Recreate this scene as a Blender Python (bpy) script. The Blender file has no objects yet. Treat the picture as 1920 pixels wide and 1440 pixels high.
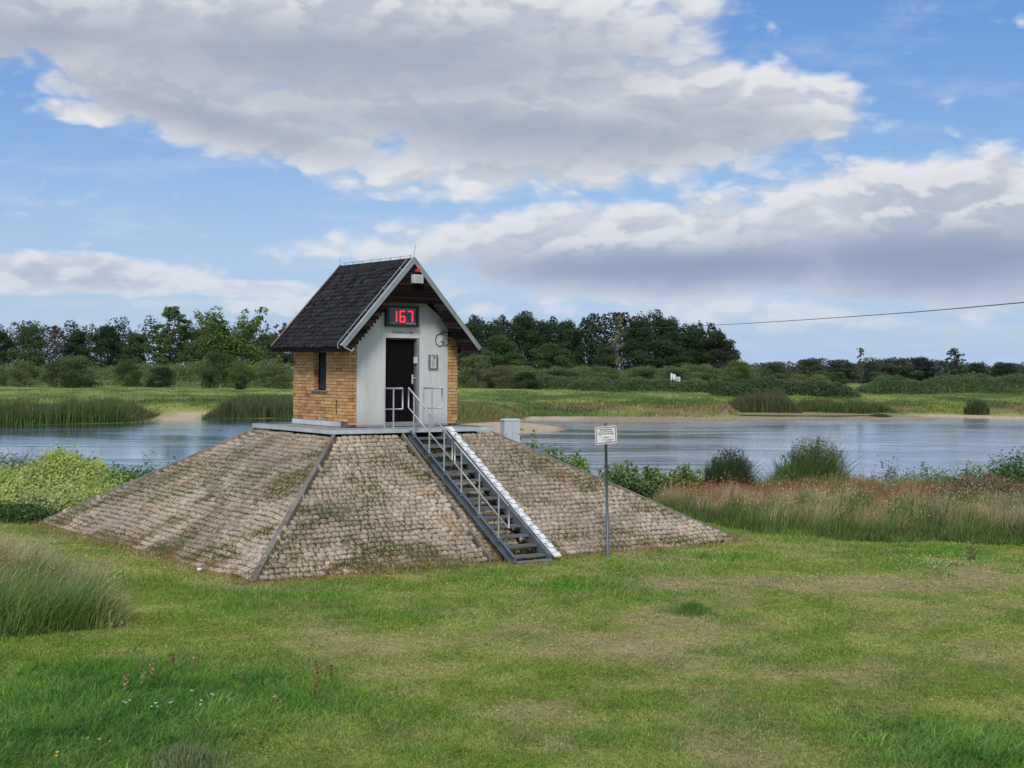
import bpy, math, random
import numpy as np
from mathutils import Vector, Matrix
R = math.radians
C = bpy.context.scene.collection

# ------------------------------------------------------------------ camera
FPX = 2700.0                     # focal length in pixels of a 1920 wide picture
EYE = 3.98                       # eye height over the lawn at the foot of the mound
ROLL = 0.0073
PITCH = math.atan(28 / FPX)
cam_d = bpy.data.cameras.new('camera')
cam_d.sensor_width = 36.0
cam_d.lens = 36.0 * FPX / 1920
cam_d.clip_start = 0.1
cam_d.clip_end = 20000
cam = bpy.data.objects.new('camera', cam_d)
C.objects.link(cam)
cam.matrix_world = Matrix.Translation((0, 0, EYE)) @ Matrix.Rotation(R(90) - PITCH, 4, 'X') @ Matrix.Rotation(ROLL, 4, 'Z')
bpy.context.scene.camera = cam

# ------------------------------------------------------------------ sky, sun, exposure
SUN_EL, SUN_AZ = R(46), R(-172)      # azimuth from +Y (view axis) towards +X; behind the camera
vs = bpy.context.scene.view_settings
vs.view_transform = 'Standard'
vs.look = 'None'
vs.gamma = 1.0
vs.exposure = 0.0
try:
    vs.use_curve_mapping = False
except Exception:
    pass
sd = bpy.data.lights.new('sun', 'SUN')
sd.energy = 2.8
sd.angle = R(16)
sd.color = (1.0, 0.95, 0.87)
so = bpy.data.objects.new('sun', sd)
C.objects.link(so)
sdir = Vector((math.sin(SUN_AZ) * math.cos(SUN_EL), math.cos(SUN_AZ) * math.cos(SUN_EL), math.sin(SUN_EL)))
so.rotation_euler = sdir.to_track_quat('Z', 'Y').to_euler()
so.location = (0, 0, 60)

world = bpy.data.worlds.new('World')
bpy.context.scene.world = world
world.use_nodes = True


class NT:
    """small helper for writing node graphs as expressions"""
    def __init__(self, tree):
        self.t = tree
        self.n = tree.nodes
        self.l = tree.links

    def put(self, sock, v):
        if isinstance(v, bpy.types.NodeSocket):
            self.l.new(v, sock)
        elif v is not None:
            try:
                sock.default_value = v
            except Exception:
                sock.default_value = (*v, 1.0)

    def m(self, op, a, b=None, c=None, clamp=False):
        n = self.n.new('ShaderNodeMath')
        n.operation = op
        n.use_clamp = clamp
        for i, v in enumerate((a, b, c)):
            if v is not None:
                self.put(n.inputs[i], v)
        return n.outputs[0]

    def vm(self, op, a, b=None):
        n = self.n.new('ShaderNodeVectorMath')
        n.operation = op
        self.put(n.inputs[0], a)
        if b is not None:
            self.put(n.inputs[1], b)
        return n.outputs[0]

    def xyz(self, x, y, z):
        n = self.n.new('ShaderNodeCombineXYZ')
        for i, v in enumerate((x, y, z)):
            self.put(n.inputs[i], v)
        return n.outputs[0]

    def sep(self, v):
        n = self.n.new('ShaderNodeSeparateXYZ')
        self.l.new(v, n.inputs[0])
        return n.outputs

    def noise(self, vec, scale, detail=4, rough=0.55, dist=0.0, lac=2.0):
        n = self.n.new('ShaderNodeTexNoise')
        if vec is not None:
            self.l.new(vec, n.inputs['Vector'])
        n.inputs['Scale'].default_value = scale
        n.inputs['Detail'].default_value = detail
        n.inputs['Roughness'].default_value = rough
        n.inputs['Lacunarity'].default_value = lac
        n.inputs['Distortion'].default_value = dist
        return n.outputs['Fac']

    def ss(self, v, a, b, lo=0.0, hi=1.0):
        n = self.n.new('ShaderNodeMapRange')
        n.interpolation_type = 'SMOOTHSTEP'
        self.put(n.inputs[0], v)
        n.inputs[1].default_value = a
        n.inputs[2].default_value = b
        n.inputs[3].default_value = lo
        n.inputs[4].default_value = hi
        return n.outputs[0]

    def lin(self, v, a, b, lo=0.0, hi=1.0):
        n = self.n.new('ShaderNodeMapRange')
        self.put(n.inputs[0], v)
        n.inputs[1].default_value = a
        n.inputs[2].default_value = b
        n.inputs[3].default_value = lo
        n.inputs[4].default_value = hi
        return n.outputs[0]

    def mix(self, f, a, b, mode='MIX'):
        n = self.n.new('ShaderNodeMix')
        n.data_type = 'RGBA'
        n.blend_type = mode
        self.put(n.inputs[0], f)
        self.put(n.inputs[6], a)
        self.put(n.inputs[7], b)
        return n.outputs[2]


def build_sky():
    t = NT(world.node_tree)
    t.n.clear()
    out = t.n.new('ShaderNodeOutputWorld')
    bg = t.n.new('ShaderNodeBackground')
    bg.inputs[1].default_value = 0.10
    t.l.new(bg.outputs[0], out.inputs[0])
    sky = t.n.new('ShaderNodeTexSky')
    sky.sky_type = 'NISHITA'
    sky.sun_disc = False
    sky.sun_elevation = SUN_EL
    sky.sun_rotation = SUN_AZ
    sky.air_density = 1.0
    sky.dust_density = 0.6
    sky.ozone_density = 1.6
    d = t.n.new('ShaderNodeTexCoord').outputs['Generated']
    s = t.sep(d)
    x, y, z = s[0], s[1], s[2]
    az = t.m('ARCTAN2', x, y)
    el = t.m('ARCSINE', z)
    # sky plane coordinates: features flatten towards the horizon as on a real cloud deck
    zz = t.m('ADD', t.m('MAXIMUM', z, 0.0), 0.13)
    pu = t.m('DIVIDE', x, zz)
    pv = t.m('DIVIDE', y, zz)
    P = t.xyz(pu, pv, 0.0)
    Pd = t.xyz(t.m('DIVIDE', x, t.m('ADD', zz, 0.006)), t.m('DIVIDE', y, t.m('ADD', zz, 0.006)), 0.0)
    # puffs are rather upright lumps, so part of the noise lives in azimuth / elevation
    Q = t.xyz(az, t.m('MULTIPLY', el, 1.9), 0.37)
    Qd = t.xyz(t.m('ADD', az, -0.004), t.m('MULTIPLY', t.m('ADD', el, 0.009), 1.9), 0.37)

    def lumps(Pv, Qv):
        a = t.noise(Pv, 1.7, 5, 0.55)
        b = t.noise(Qv, 17.0, 6, 0.52, 0.25)
        w = t.n.new('ShaderNodeTexVoronoi')
        w.voronoi_dimensions = '2D'
        w.feature = 'SMOOTH_F1'
        w.inputs['Scale'].default_value = 26.0
        w.inputs['Detail'].default_value = 2.0
        w.inputs['Roughness'].default_value = 0.5
        w.inputs['Smoothness'].default_value = 0.7
        bb = t.m('MULTIPLY', b, 0.06)
        q2 = t.vm('ADD', Qv, t.xyz(bb, bb, 0.0))
        t.l.new(q2, w.inputs['Vector'])
        c = t.m('SUBTRACT', 1.0, w.outputs['Distance'])
        return t.m('ADD', t.m('ADD', t.m('MULTIPLY', a, 0.36), t.m('MULTIPLY', b, 0.44)), t.m('MULTIPLY', c, 0.24))
    n0 = lumps(P, Q)
    n1 = lumps(Pd, Qd)
    # cloud banks: (azimuth, elevation, half widths in radians, strength)
    def px(X, Y, rx, ry, k, tilt=0.0):
        return ((X - 960) / 2700, (692 - Y) / 2700, rx / 2700, ry / 2700, k, tilt)
    banks = CLOUD_BANKS
    mask = None
    base = None
    for b in banks:
        a0, e0, rx, ry, k, tilt = px(*b)
        da = t.m('SUBTRACT', az, a0)
        de = t.m('SUBTRACT', el, e0)
        if tilt:
            ct, st = math.cos(tilt), math.sin(tilt)
            da2 = t.m('ADD', t.m('MULTIPLY', da, ct), t.m('MULTIPLY', de, st))
            de = t.m('SUBTRACT', t.m('MULTIPLY', de, ct), t.m('MULTIPLY', da, st))
            da = da2
        qa = t.m('POWER', t.m('ABSOLUTE', t.m('DIVIDE', da, rx)), 2.0)
        qe = t.m('POWER', t.m('ABSOLUTE', t.m('DIVIDE', de, ry)), 2.0)
        v = t.m('MULTIPLY', t.m('MAXIMUM', t.m('SUBTRACT', 1.0, t.m('ADD', qa, qe)), -0.6), k)
        mask = v if mask is None else t.m('MAXIMUM', mask, v)
        if ry > 80 / 2700:
            bb = t.m('MULTIPLY', t.m('MULTIPLY', t.m('MAXIMUM', v, 0.0), t.ss(t.m('DIVIDE', de, ry), 0.25, -0.35)), BASE_DARK)
            base = bb if base is None else t.m('MAXIMUM', base, bb)
    # the rest of the sky, outside what the photograph shows: half covered
    far = t.m('MAXIMUM', t.ss(t.m('ABSOLUTE', az), 0.40, 0.52), t.ss(el, 0.29, 0.37))
    rest = t.m('MULTIPLY', t.m('SUBTRACT', t.noise(P, 0.9, 3, 0.5), 0.46), 6.0)
    rest = t.m('MINIMUM', rest, 1.0)
    mask = t.m('ADD', t.m('MULTIPLY', mask, t.m('SUBTRACT', 1.0, far)), t.m('MULTIPLY', rest, far))
    dens = t.m('ADD', mask, t.m('MULTIPLY', t.m('SUBTRACT', n0, 0.485), 3.0))
    low = t.ss(el, 0.0, 0.16)          # lower banks are greyer and bluer
    alpha = t.ss(dens, -0.10, 0.62)
    thick = t.m('MULTIPLY', t.ss(dens, 0.10, 1.45), t.m('ADD', 0.72, t.m('MULTIPLY', low, 0.28)))
    relief = t.m('SUBTRACT', n0, n1)
    grey = t.mix(low, (3.3, 4.2, 6.2), (5.1, 5.45, 6.1))
    white = t.mix(low, (7.4, 7.7, 8.4), (8.4, 8.4, 8.5))
    cl = t.mix(thick, white, grey)
    lift = t.m('MULTIPLY', relief, 11.0)
    puff = t.ss(lift, -0.25, 0.95, 0.0, 1.0)
    cl = t.mix(t.m('MULTIPLY', puff, t.m('SUBTRACT', 0.68, t.m('MULTIPLY', base, 0.40))), cl, white)
    dark = t.ss(lift, 0.2, -0.9, 0.0, 1.0)
    cl = t.mix(t.m('MULTIPLY', dark, t.m('ADD', 0.12, t.m('MULTIPLY', low, 0.26))), cl, t.mix(low, (2.9, 3.8, 5.9), (3.7, 4.1, 5.3)))
    cl = t.mix(t.m('MULTIPLY', base, 0.9, clamp=True), cl, t.mix(low, (2.1, 2.95, 5.0), (3.7, 4.15, 5.15)))
    # thin veil low over the horizon
    skyc = t.mix(0.5, sky.outputs[0], t.mix(t.ss(el, 0.0, 0.27), (3.0, 5.3, 8.7), (0.55, 2.6, 8.0)))
    veil_n = t.noise(P, 0.8, 6, 0.6)
    veil = t.m('MULTIPLY', t.ss(el, 0.15, 0.0, 0.0, 1.25), t.ss(veil_n, 0.35, 0.65, 0.25, 0.75))
    skyc = t.mix(veil, skyc, (4.3, 5.8, 8.2))
    wisp = t.m('MULTIPLY', t.ss(t.noise(P, 3.1, 8, 0.62), 0.47, 0.75), 0.35)
    skyc = t.mix(wisp, skyc, (6.2, 6.8, 8.2))
    cl = t.mix(t.ss(el, 0.075, 0.0, 0.0, 0.55), cl, (4.9, 6.0, 8.0))
    fin = t.mix(t.m('MULTIPLY', alpha, 0.95), skyc, cl)
    t.l.new(fin, bg.inputs[0])


# centre x, centre y, half width, half height (in units of 1/2700 rad about the view axis), strength, tilt
BASE_DARK = 0.9
CLOUD_BANKS = [
    (620, 60, 820, 200, 1.25, 0.0),
    (980, 205, 660, 140, 1.25, -0.05),
    (1330, 200, 300, 100, 1.0, -0.10),
    (420, 215, 420, 95, 1.2, -0.20),
    (60, 75, 330, 125, 1.2, 0.0),
    (190, 238, 130, 28, 0.8, 0.0),
    (950, 320, 420, 60, 0.6, 0.0),
    (1300, 465, 650, 105, 1.35, 0.03),
    (1740, 435, 470, 160, 1.45, 0.0),
    (860, 470, 330, 55, 0.6, 0.0),
    (150, 530, 330, 44, 1.25, 0.0),
    (470, 548, 150, 22, 0.9, 0.0),
    (520, 575, 260, 22, 0.4, 0.0),
    (20, 215, 90, 20, 0.5, 0.0),
    (1460, 570, 600, 45, 0.4, 0.0),
    (905, 578, 60, 18, 0.55, 0.0),
]
build_sky()

# ------------------------------------------------------------------ frame of the house and mound
X0, D0, TH = -2.5579, 34.0878, 0.6225
CT, ST = math.cos(TH), math.sin(TH)
DECK = 2.61                       # platform level over the lawn


def W(u, v, z):
    """house frame (along the front, into the house, over the platform) -> world"""
    return Vector((X0 + u * CT - v * ST, D0 + u * ST + v * CT, z + DECK))


def yh(px):
    return 692 + (px - 960) * 0.0074


def on_ground(px, py, z=0.0):
    Y = (EYE - z) * 2700 / (py - yh(px))
    return ((px - 960) / 2700 * Y, Y)


# ------------------------------------------------------------------ helpers
def link(name, me, mat=None, parent=None):
    o = bpy.data.objects.new(name, me)
    C.objects.link(o)
    if mat is not None:
        me.materials.append(mat)
    if parent is not None:
        o.parent = parent
    return o


def tag(o, label=None, cat=None, group=None, kind=None):
    if label:
        o['label'] = label
    if cat:
        o['category'] = cat
    if group:
        o['group'] = group
    if kind:
        o['kind'] = kind
    return o


def empty(name, loc, rz=0.0, label=None, cat=None, group=None):
    o = bpy.data.objects.new(name, None)
    C.objects.link(o)
    o.location = loc
    o.rotation_euler = (0, 0, rz)
    o.empty_display_size = 0.2
    return tag(o, label, cat, group)


class MB:
    """collects pieces of one mesh; coordinates minus the origin"""
    def __init__(self, org=(0, 0, 0)):
        self.v, self.f, self.c = [], [], []
        self.o = Vector(org)

    def add(self, vs_, fs, col=(1, 1, 1)):
        n = len(self.v)
        self.v += [tuple(Vector(p) - self.o) for p in vs_]
        self.f += [tuple(i + n for i in f) for f in fs]
        self.c += [(*col[:3], 1.0)] * len(vs_)

    def box(self, a, b, col=(1, 1, 1)):
        (x0, y0, z0), (x1, y1, z1) = a, b
        x0, x1 = min(x0, x1), max(x0, x1)
        y0, y1 = min(y0, y1), max(y0, y1)
        z0, z1 = min(z0, z1), max(z0, z1)
        self.add([(x0, y0, z0), (x1, y0, z0), (x1, y1, z0), (x0, y1, z0), (x0, y0, z1), (x1, y0, z1), (x1, y1, z1), (x0, y1, z1)],
                 [(0, 3, 2, 1), (4, 5, 6, 7), (0, 1, 5, 4), (1, 2, 6, 5), (2, 3, 7, 6), (3, 0, 4, 7)], col)

    def hexa(self, p, col=(1, 1, 1)):
        """eight corners: bottom ring of four, top ring of four"""
        self.add(p, [(0, 3, 2, 1), (4, 5, 6, 7), (0, 1, 5, 4), (1, 2, 6, 5), (2, 3, 7, 6), (3, 0, 4, 7)], col)

    def bar(self, p, q, w, h, up=(0, 0, 1), col=(1, 1, 1)):
        """rectangular bar from p to q, w across, h along up"""
        p, q, up = Vector(p), Vector(q), Vector(up)
        d = (q - p).normalized()
        s = d.cross(up).normalized()
        t = s.cross(d).normalized()
        s, t = s * w / 2, t * h / 2
        self.hexa([p - s - t, p + s - t, q + s - t, q - s - t, p - s + t, p + s + t, q + s + t, q - s + t], col)

    def tube(self, pts, r, n=8, col=(1, 1, 1), r2=None):
        pts = [Vector(p) for p in pts]
        vs_, fs = [], []
        k = len(pts)
        ref = Vector((0.13, 0.97, 0.2))
        for i, p in enumerate(pts):
            d = (pts[min(i + 1, k - 1)] - pts[max(i - 1, 0)]).normalized()
            rf = ref if abs(d.dot(ref.normalized())) < 0.95 else Vector((1, 0, 0.1))
            a = d.cross(rf).normalized()
            b = d.cross(a).normalized()
            rr = r if r2 is None else r + (r2 - r) * i / max(1, k - 1)
            for j in range(n):
                t = 2 * math.pi * j / n
                vs_.append(p + a * math.cos(t) * rr + b * math.sin(t) * rr)
        for i in range(k - 1):
            for j in range(n):
                fs.append((i * n + j, i * n + (j + 1) % n, (i + 1) * n + (j + 1) % n, (i + 1) * n + j))
        fs.append(tuple(range(n)))
        fs.append(tuple((k - 1) * n + j for j in reversed(range(n))))
        self.add(vs_, fs, col)

    def prism(self, poly, vec, col=(1, 1, 1)):
        """polygon (3D points) extruded along vec"""
        n = len(poly)
        vec = Vector(vec)
        vs_ = [Vector(p) for p in poly] + [Vector(p) + vec for p in poly]
        fs = [tuple(reversed(range(n))), tuple(range(n, 2 * n))]
        for i in range(n):
            fs.append((i, (i + 1) % n, n + (i + 1) % n, n + i))
        self.add(vs_, fs, col)

    def build(self, name, mat, parent=None, bevel=0.0, smooth=False):
        me = bpy.data.meshes.new(name)
        me.from_pydata(self.v, [], self.f)
        a = me.attributes.new('Col', 'FLOAT_COLOR', 'POINT')
        a.data.foreach_set('color', np.array(self.c, np.float32).ravel())
        if smooth:
            me.polygons.foreach_set('use_smooth', [True] * len(me.polygons))
        me.update()
        o = link(name, me, mat, parent)
        if bevel:
            b = o.modifiers.new('bevel', 'BEVEL')
            b.width = bevel
            b.segments = 2
            b.limit_method = 'ANGLE'
        return o


def np_mesh(name, V, loops, starts, cols=None, smooth=False):
    me = bpy.data.meshes.new(name)
    me.vertices.add(len(V))
    me.vertices.foreach_set('co', np.ascontiguousarray(V, np.float32).ravel())
    me.loops.add(len(loops))
    me.loops.foreach_set('vertex_index', np.ascontiguousarray(loops, np.int32))
    me.polygons.add(len(starts))
    me.polygons.foreach_set('loop_start', np.ascontiguousarray(starts, np.int32))
    if cols is not None:
        a = me.attributes.new('Col', 'FLOAT_COLOR', 'POINT')
        c4 = np.ones((len(V), 4), np.float32)
        c4[:, :3] = cols
        a.data.foreach_set('color', c4.ravel())
    if smooth:
        me.polygons.foreach_set('use_smooth', np.ones(len(starts), bool))
    me.update(calc_edges=True)
    return me


def vnoise(x, y, seed=0):
    x = np.asarray(x, float)
    y = np.asarray(y, float)
    xi, yi = np.floor(x).astype(np.int64), np.floor(y).astype(np.int64)
    fx, fy = x - xi, y - yi
    fx, fy = fx * fx * (3 - 2 * fx), fy * fy * (3 - 2 * fy)

    def h(a, b):
        n = (a * 374761393 + b * 668265263 + seed * 982451653) & 0x7fffffff
        n = ((n ^ (n >> 13)) * 1274126177) & 0x7fffffff
        return ((n ^ (n >> 16)) & 0xffff) / 65535.0
    return (h(xi, yi) * (1 - fx) + h(xi + 1, yi) * fx) * (1 - fy) + (h(xi, yi + 1) * (1 - fx) + h(xi + 1, yi + 1) * fx) * fy


def fbm(x, y, oct=4, seed=0, gain=0.5):
    s, a, t = 0.0, 1.0, 0.0
    for i in range(oct):
        s = s + a * vnoise(np.asarray(x) * 2 ** i + 17.3 * i, np.asarray(y) * 2 ** i - 9.1 * i, seed + i)
        t += a
        a *= gain
    return s / t


def sstep(a, b, x):
    t = np.clip((np.asarray(x, float) - a) / (b - a), 0, 1)
    return t * t * (3 - 2 * t)


def lerp3(c0, c1, t):
    return np.asarray(c0) * (1 - t[..., None]) + np.asarray(c1) * t[..., None]


# ------------------------------------------------------------------ materials
def mat(name, col, rough=0.6, var=0.25, scale=6.0, bump=0.0, bscale=None, metal=0.0, attr=False, spec=0.5, dirt=None, dirt_amt=0.5,
        dirt_scale=2.0, stretch=(1, 1, 1), emit=None, estr=0.0):
    m = bpy.data.materials.new(name)
    m.use_nodes = True
    t = NT(m.node_tree)
    b = m.node_tree.nodes['Principled BSDF']
    co = t.n.new('ShaderNodeTexCoord').outputs['Object']
    if stretch != (1, 1, 1):
        co = t.vm('MULTIPLY', co, stretch)
    nz = t.noise(co, scale, 6, 0.6)
    k = t.lin(nz, 0.3, 0.7, 1 - var, 1 + var)
    base = (*col, 1.0)
    if attr:
        an = t.n.new('ShaderNodeAttribute')
        an.attribute_name = 'Col'
        base = t.mix(1.0, an.outputs['Color'], base, 'MULTIPLY')
    c = t.mix(1.0, base, t.xyz(k, k, k), 'MULTIPLY')
    if dirt is not None:
        dz = t.ss(t.noise(co, dirt_scale, 7, 0.65), 0.48, 0.68, 0.0, dirt_amt)
        c = t.mix(dz, c, dirt)
    t.l.new(c, b.inputs['Base Color'])
    b.inputs['Roughness'].default_value = rough
    b.inputs['Metallic'].default_value = metal
    b.inputs['Specular IOR Level'].default_value = spec
    if bump:
        bn = t.n.new('ShaderNodeBump')
        bn.inputs['Strength'].default_value = 1.0
        bn.inputs['Distance'].default_value = bump
        t.l.new(t.noise(co, bscale or scale * 3, 6, 0.6), bn.inputs['Height'])
        t.l.new(bn.outputs[0], b.inputs['Normal'])
    if emit:
        b.inputs['Emission Color'].default_value = (*emit, 1)
        b.inputs['Emission Strength'].default_value = estr
    return m


def leaf_mat(name, trans=0.3, rough=0.55, objcol=False, spec=0.3):
    m = bpy.data.materials.new(name)
    m.use_nodes = True
    t = NT(m.node_tree)
    b = m.node_tree.nodes['Principled BSDF']
    out = [n for n in t.n if n.type == 'OUTPUT_MATERIAL'][0]
    an = t.n.new('ShaderNodeAttribute')
    an.attribute_name = 'Col'
    c = an.outputs['Color']
    if objcol:
        oi = t.n.new('ShaderNodeObjectInfo')
        c = t.mix(1.0, c, oi.outputs['Color'], 'MULTIPLY')
    t.l.new(c, b.inputs['Base Color'])
    b.inputs['Roughness'].default_value = rough
    b.inputs['Specular IOR Level'].default_value = spec
    tr = t.n.new('ShaderNodeBsdfTranslucent')
    t.l.new(c, tr.inputs[0])
    mx = t.n.new('ShaderNodeMixShader')
    mx.inputs[0].default_value = trans
    t.l.new(b.outputs[0], mx.inputs[1])
    t.l.new(tr.outputs[0], mx.inputs[2])
    t.l.new(mx.outputs[0], out.inputs[0])
    return m


M = {}
M['grass'] = leaf_mat('grass_blades', 0.42, 0.6)
M['leaf'] = leaf_mat('leaves', 0.25, 0.6, objcol=True, spec=0.2)
M['weed'] = leaf_mat('weed_leaves', 0.3, 0.5)
M['bark'] = mat('bark', (0.13, 0.11, 0.085), 0.9, 0.4, 1.5)
M['brick'] = mat('yellow_clinker', (1, 1, 1), 0.75, 0.22, 9.0, 0.004, 40, attr=True, dirt=(0.10, 0.045, 0.02, 1), dirt_amt=0.35, dirt_scale=1.7)
M['mortar'] = mat('mortar', (0.15, 0.10, 0.065), 0.95, 0.25, 20)
M['plaster'] = mat('white_plaster', (0.57, 0.585, 0.575), 0.85, 0.06, 2.0, 0.002, 60, dirt=(0.44, 0.43, 0.39, 1), dirt_amt=0.5, dirt_scale=1.4, stretch=(1.6, 1.6, .45))
_t = NT(M['plaster'].node_tree)
_b = M['plaster'].node_tree.nodes['Principled BSDF']
_old = _b.inputs['Base Color'].links[0].from_socket
_co = _t.n.new('ShaderNodeTexCoord').outputs['Object']
_z = _t.sep(_co)[2]
_nz = _t.noise(_co, 7.0, 5, 0.65)
_f = _t.m('MULTIPLY', _t.ss(_t.m('ADD', _z, _t.m('MULTIPLY', _nz, 0.5)), 0.75, 0.15), 0.55)
_sx = _t.noise(_t.vm('MULTIPLY', _co, (9.0, 9.0, 0.35)), 1.0, 4, 0.6)
_f2 = _t.m('MULTIPLY', _t.ss(_sx, 0.55, 0.78), 0.30)
_t.l.new(_t.mix(_t.m('MAXIMUM', _f, _f2), _old, (0.33, 0.32, 0.27, 1)), _b.inputs['Base Color'])
M['slate'] = mat('slate_tiles', (0.021, 0.021, 0.022), 0.8, 0.35, 14.0, 0.004, 50, attr=True, spec=0.12, dirt=(0.034, 0.03, 0.022, 1), dirt_amt=0.4)
M['boards'] = mat('dark_stained_boards', (0.010, 0.007, 0.0065), 0.9, 0.5, 6.0, 0.003, 30, attr=True, spec=.1, stretch=(0.4, 1, 6))
M['doorwood'] = mat('door_boards', (0.006, 0.0042, 0.0045), 0.8, 0.4, 5.0, 0.002, 30, spec=.1, stretch=(8, 8, 0.5))
M['zinc'] = mat('zinc_trim', (0.42, 0.45, 0.47), 0.5, 0.18, 3.0, metal=0.35, attr=True)
M['copper'] = mat('brown_verge_trim', (0.22, 0.15, 0.11), 0.5, 0.3, 4.0, metal=0.3)
M['galv'] = mat('galvanised_steel', (0.42, 0.44, 0.46), 0.5, 0.18, 8.0, metal=0.4)
M['steel'] = mat('steel_stringer', (0.135, 0.165, 0.20), 0.5, 0.2, 5.0, metal=0.4, dirt=(0.12, 0.09, 0.06, 1), dirt_amt=0.3)
M['tread'] = mat('stair_treads', (0.17, 0.18, 0.19), 0.6, 0.3, 6.0, metal=0.35, dirt=(0.12, 0.10, 0.07, 1), dirt_amt=0.55, dirt_scale=3)
M['white'] = mat('white_paint', (0.70, 0.71, 0.71), 0.5, 0.05, 3.0)
M['black'] = mat('black_paint', (0.012, 0.012, 0.014), 0.5, 0.2, 3.0)
M['ink'] = mat('grey_ink', (0.06, 0.065, 0.07), 0.6, 0.2, 3.0)
M['panel'] = mat('display_glass', (0.055, 0.06, 0.085), 0.18, 0.15, 3.0)
M['led'] = mat('red_digits', (0.7, 0.05, 0.06), 0.4, 0.02, 3.0, emit=(1.0, 0.05, 0.07), estr=0.85)
M['lamp'] = mat('red_lamp', (0.42, 0.03, 0.03), 0.35, 0.1, 9.0, emit=(0.8, 0.03, 0.03), estr=0.12)
M['boxgrey'] = mat('light_grey_enamel', (0.56, 0.57, 0.57), 0.5, 0.06, 3.0)
M['cabinet'] = mat('cabinet_plastic', (0.47, 0.52, 0.56), 0.6, 0.06, 2.0, dirt=(0.3, 0.33, 0.33, 1), dirt_amt=0.4)
M['concrete'] = mat('concrete_strip', (0.19, 0.165, 0.14), 0.95, 0.3, 3.0, 0.008, 20, dirt=(0.10, 0.085, 0.06, 1), dirt_amt=0.6, dirt_scale=1.6)
M['deck'] = mat('deck_concrete', (0.24, 0.24, 0.23), 0.9, 0.25, 5.0, 0.003, 30)
M['stone'] = mat('setts', (1, 1, 1), 0.9, 0.28, 12.0, 0.010, 45, attr=True, dirt=(0.12, 0.105, 0.05, 1), dirt_amt=0.7, dirt_scale=1.3)
M['joint'] = mat('joint_soil', (0.050, 0.036, 0.022), 1.0, 0.4, 12.0, 0.01, 60, dirt=(0.05, 0.06, 0.02, 1), dirt_amt=0.8, dirt_scale=1.2)
M['red'] = mat('red_border', (0.32, 0.06, 0.08), 0.5, 0.15, 9.0)
M['pole'] = mat('grey_pole', (0.11, 0.135, 0.16), 0.5, 0.2, 3.0, metal=0.4, dirt=(0.17, 0.11, 0.07, 1), dirt_amt=0.4)
M['cable'] = mat('cable', (0.05, 0.055, 0.06), 0.6, 0.1, 3.0)

# ------------------------------------------------------------------ ground and water
WZ = -1.5                          # water level
SHX = [-900, -60, -46, -36.5, -36, -32.5, -32, -26, -22, -15, -9, -3, 2, 14, 25, 27, 29, 46, 51, 56, 64, 80, 900]
SHY = [110, 127, 131, 140, 147, 149.5, 152, 155, 155, 150, 138, 131, 156, 157, 159, 170, 181, 183, 176, 172, 170, 168, 150]
NBX = [-900, -40, -14, 0, 14, 30, 900]
NBY = [50, 48, 47, 47, 46.5, 47, 60]    # near bank edge
SPITS = [(-1.2, 132.0, 5.6, 9.5, 0.45), (30.0, 164.0, 17.0, 2.6, 0.24), (43.0, 167.0, 6.0, 2.6, 0.32), (14, 158.5, 16, 3.0, 0.3)]


def local_uv(X, Y):
    a, b = X - X0, Y - D0
    return a * CT + b * ST, -a * ST + b * CT


def ground_z(X, Y):
    X, Y = np.asarray(X, float), np.asarray(Y, float)
    wob = (fbm(X / 9, Y / 9, 3, 5) - 0.5)
    u_, v_ = local_uv(X, Y)
    rm = np.hypot(np.maximum(np.maximum(-6.2 - u_, u_ - 6.3), 0), np.maximum(np.maximum(-4.8 - v_, v_ - 7.25), 0))
    near = (fbm(X / 4, Y / 4, 4, 11) - 0.5) * 0.10 * sstep(.3, 2.5, rm) - .03 * (1 - sstep(.1, 1.2, rm))
    # the bank falls to the river
    nb = np.interp(X, NBX, NBY) + wob * 3
    s = Y - nb
    fall = sstep(-3.0, 6.0, s) * 1.9 + sstep(4, 14, s) * 1.4
    # left foreground rises a little under the tall grass
    rise = 0.34 * np.exp(-(((X + 9.6) / 2.6) ** 2 + ((Y - 24.2) / 3.4) ** 2))
    zn = near - fall + rise
    sh = np.interp(X, SHX, SHY) + wob * 3.5
    d = Y - sh
    bump = (fbm(X / 7, Y / 16, 5, 21) - 0.5)
    zf = -3.3 + 1.8 * sstep(-7, 0.0, d) + 0.32 * sstep(0, 4, d) + 0.62 * sstep(4, 11, d) + 0.45 * sstep(9, 30, d) + 0.5 * sstep(25, 75, d)
    zf = zf + bump * 1.1 * sstep(1.5, 14, d) * (1 - 0.75 * sstep(60, 130, d))
    for (cx, cy, rx, ry, h) in SPITS:
        q = ((X - cx) / rx) ** 2 + ((Y - cy) / ry) ** 2 + wob * 0.8
        zf = np.maximum(zf, np.where(q < 2.2, WZ + h * (1.15 - q), -9))
    w = sstep(70, 95, Y)
    return zn * (1 - w) + zf * w


def far_bits(X, Y):
    sh = np.interp(X, SHX, SHY) + (fbm(np.asarray(X) / 9, np.asarray(Y) / 9, 3, 5) - 0.5) * 3.5
    return Y - sh


def ell(lst):
    """patches given by where they lie on the lawn"""
    out = []
    for (px, py, rx, ry, k) in lst:
        x, y = on_ground(px, py)
        out.append((x, y, rx / 2700 * y, y * y / (EYE * 2700) * ry, k))
    return out


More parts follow.
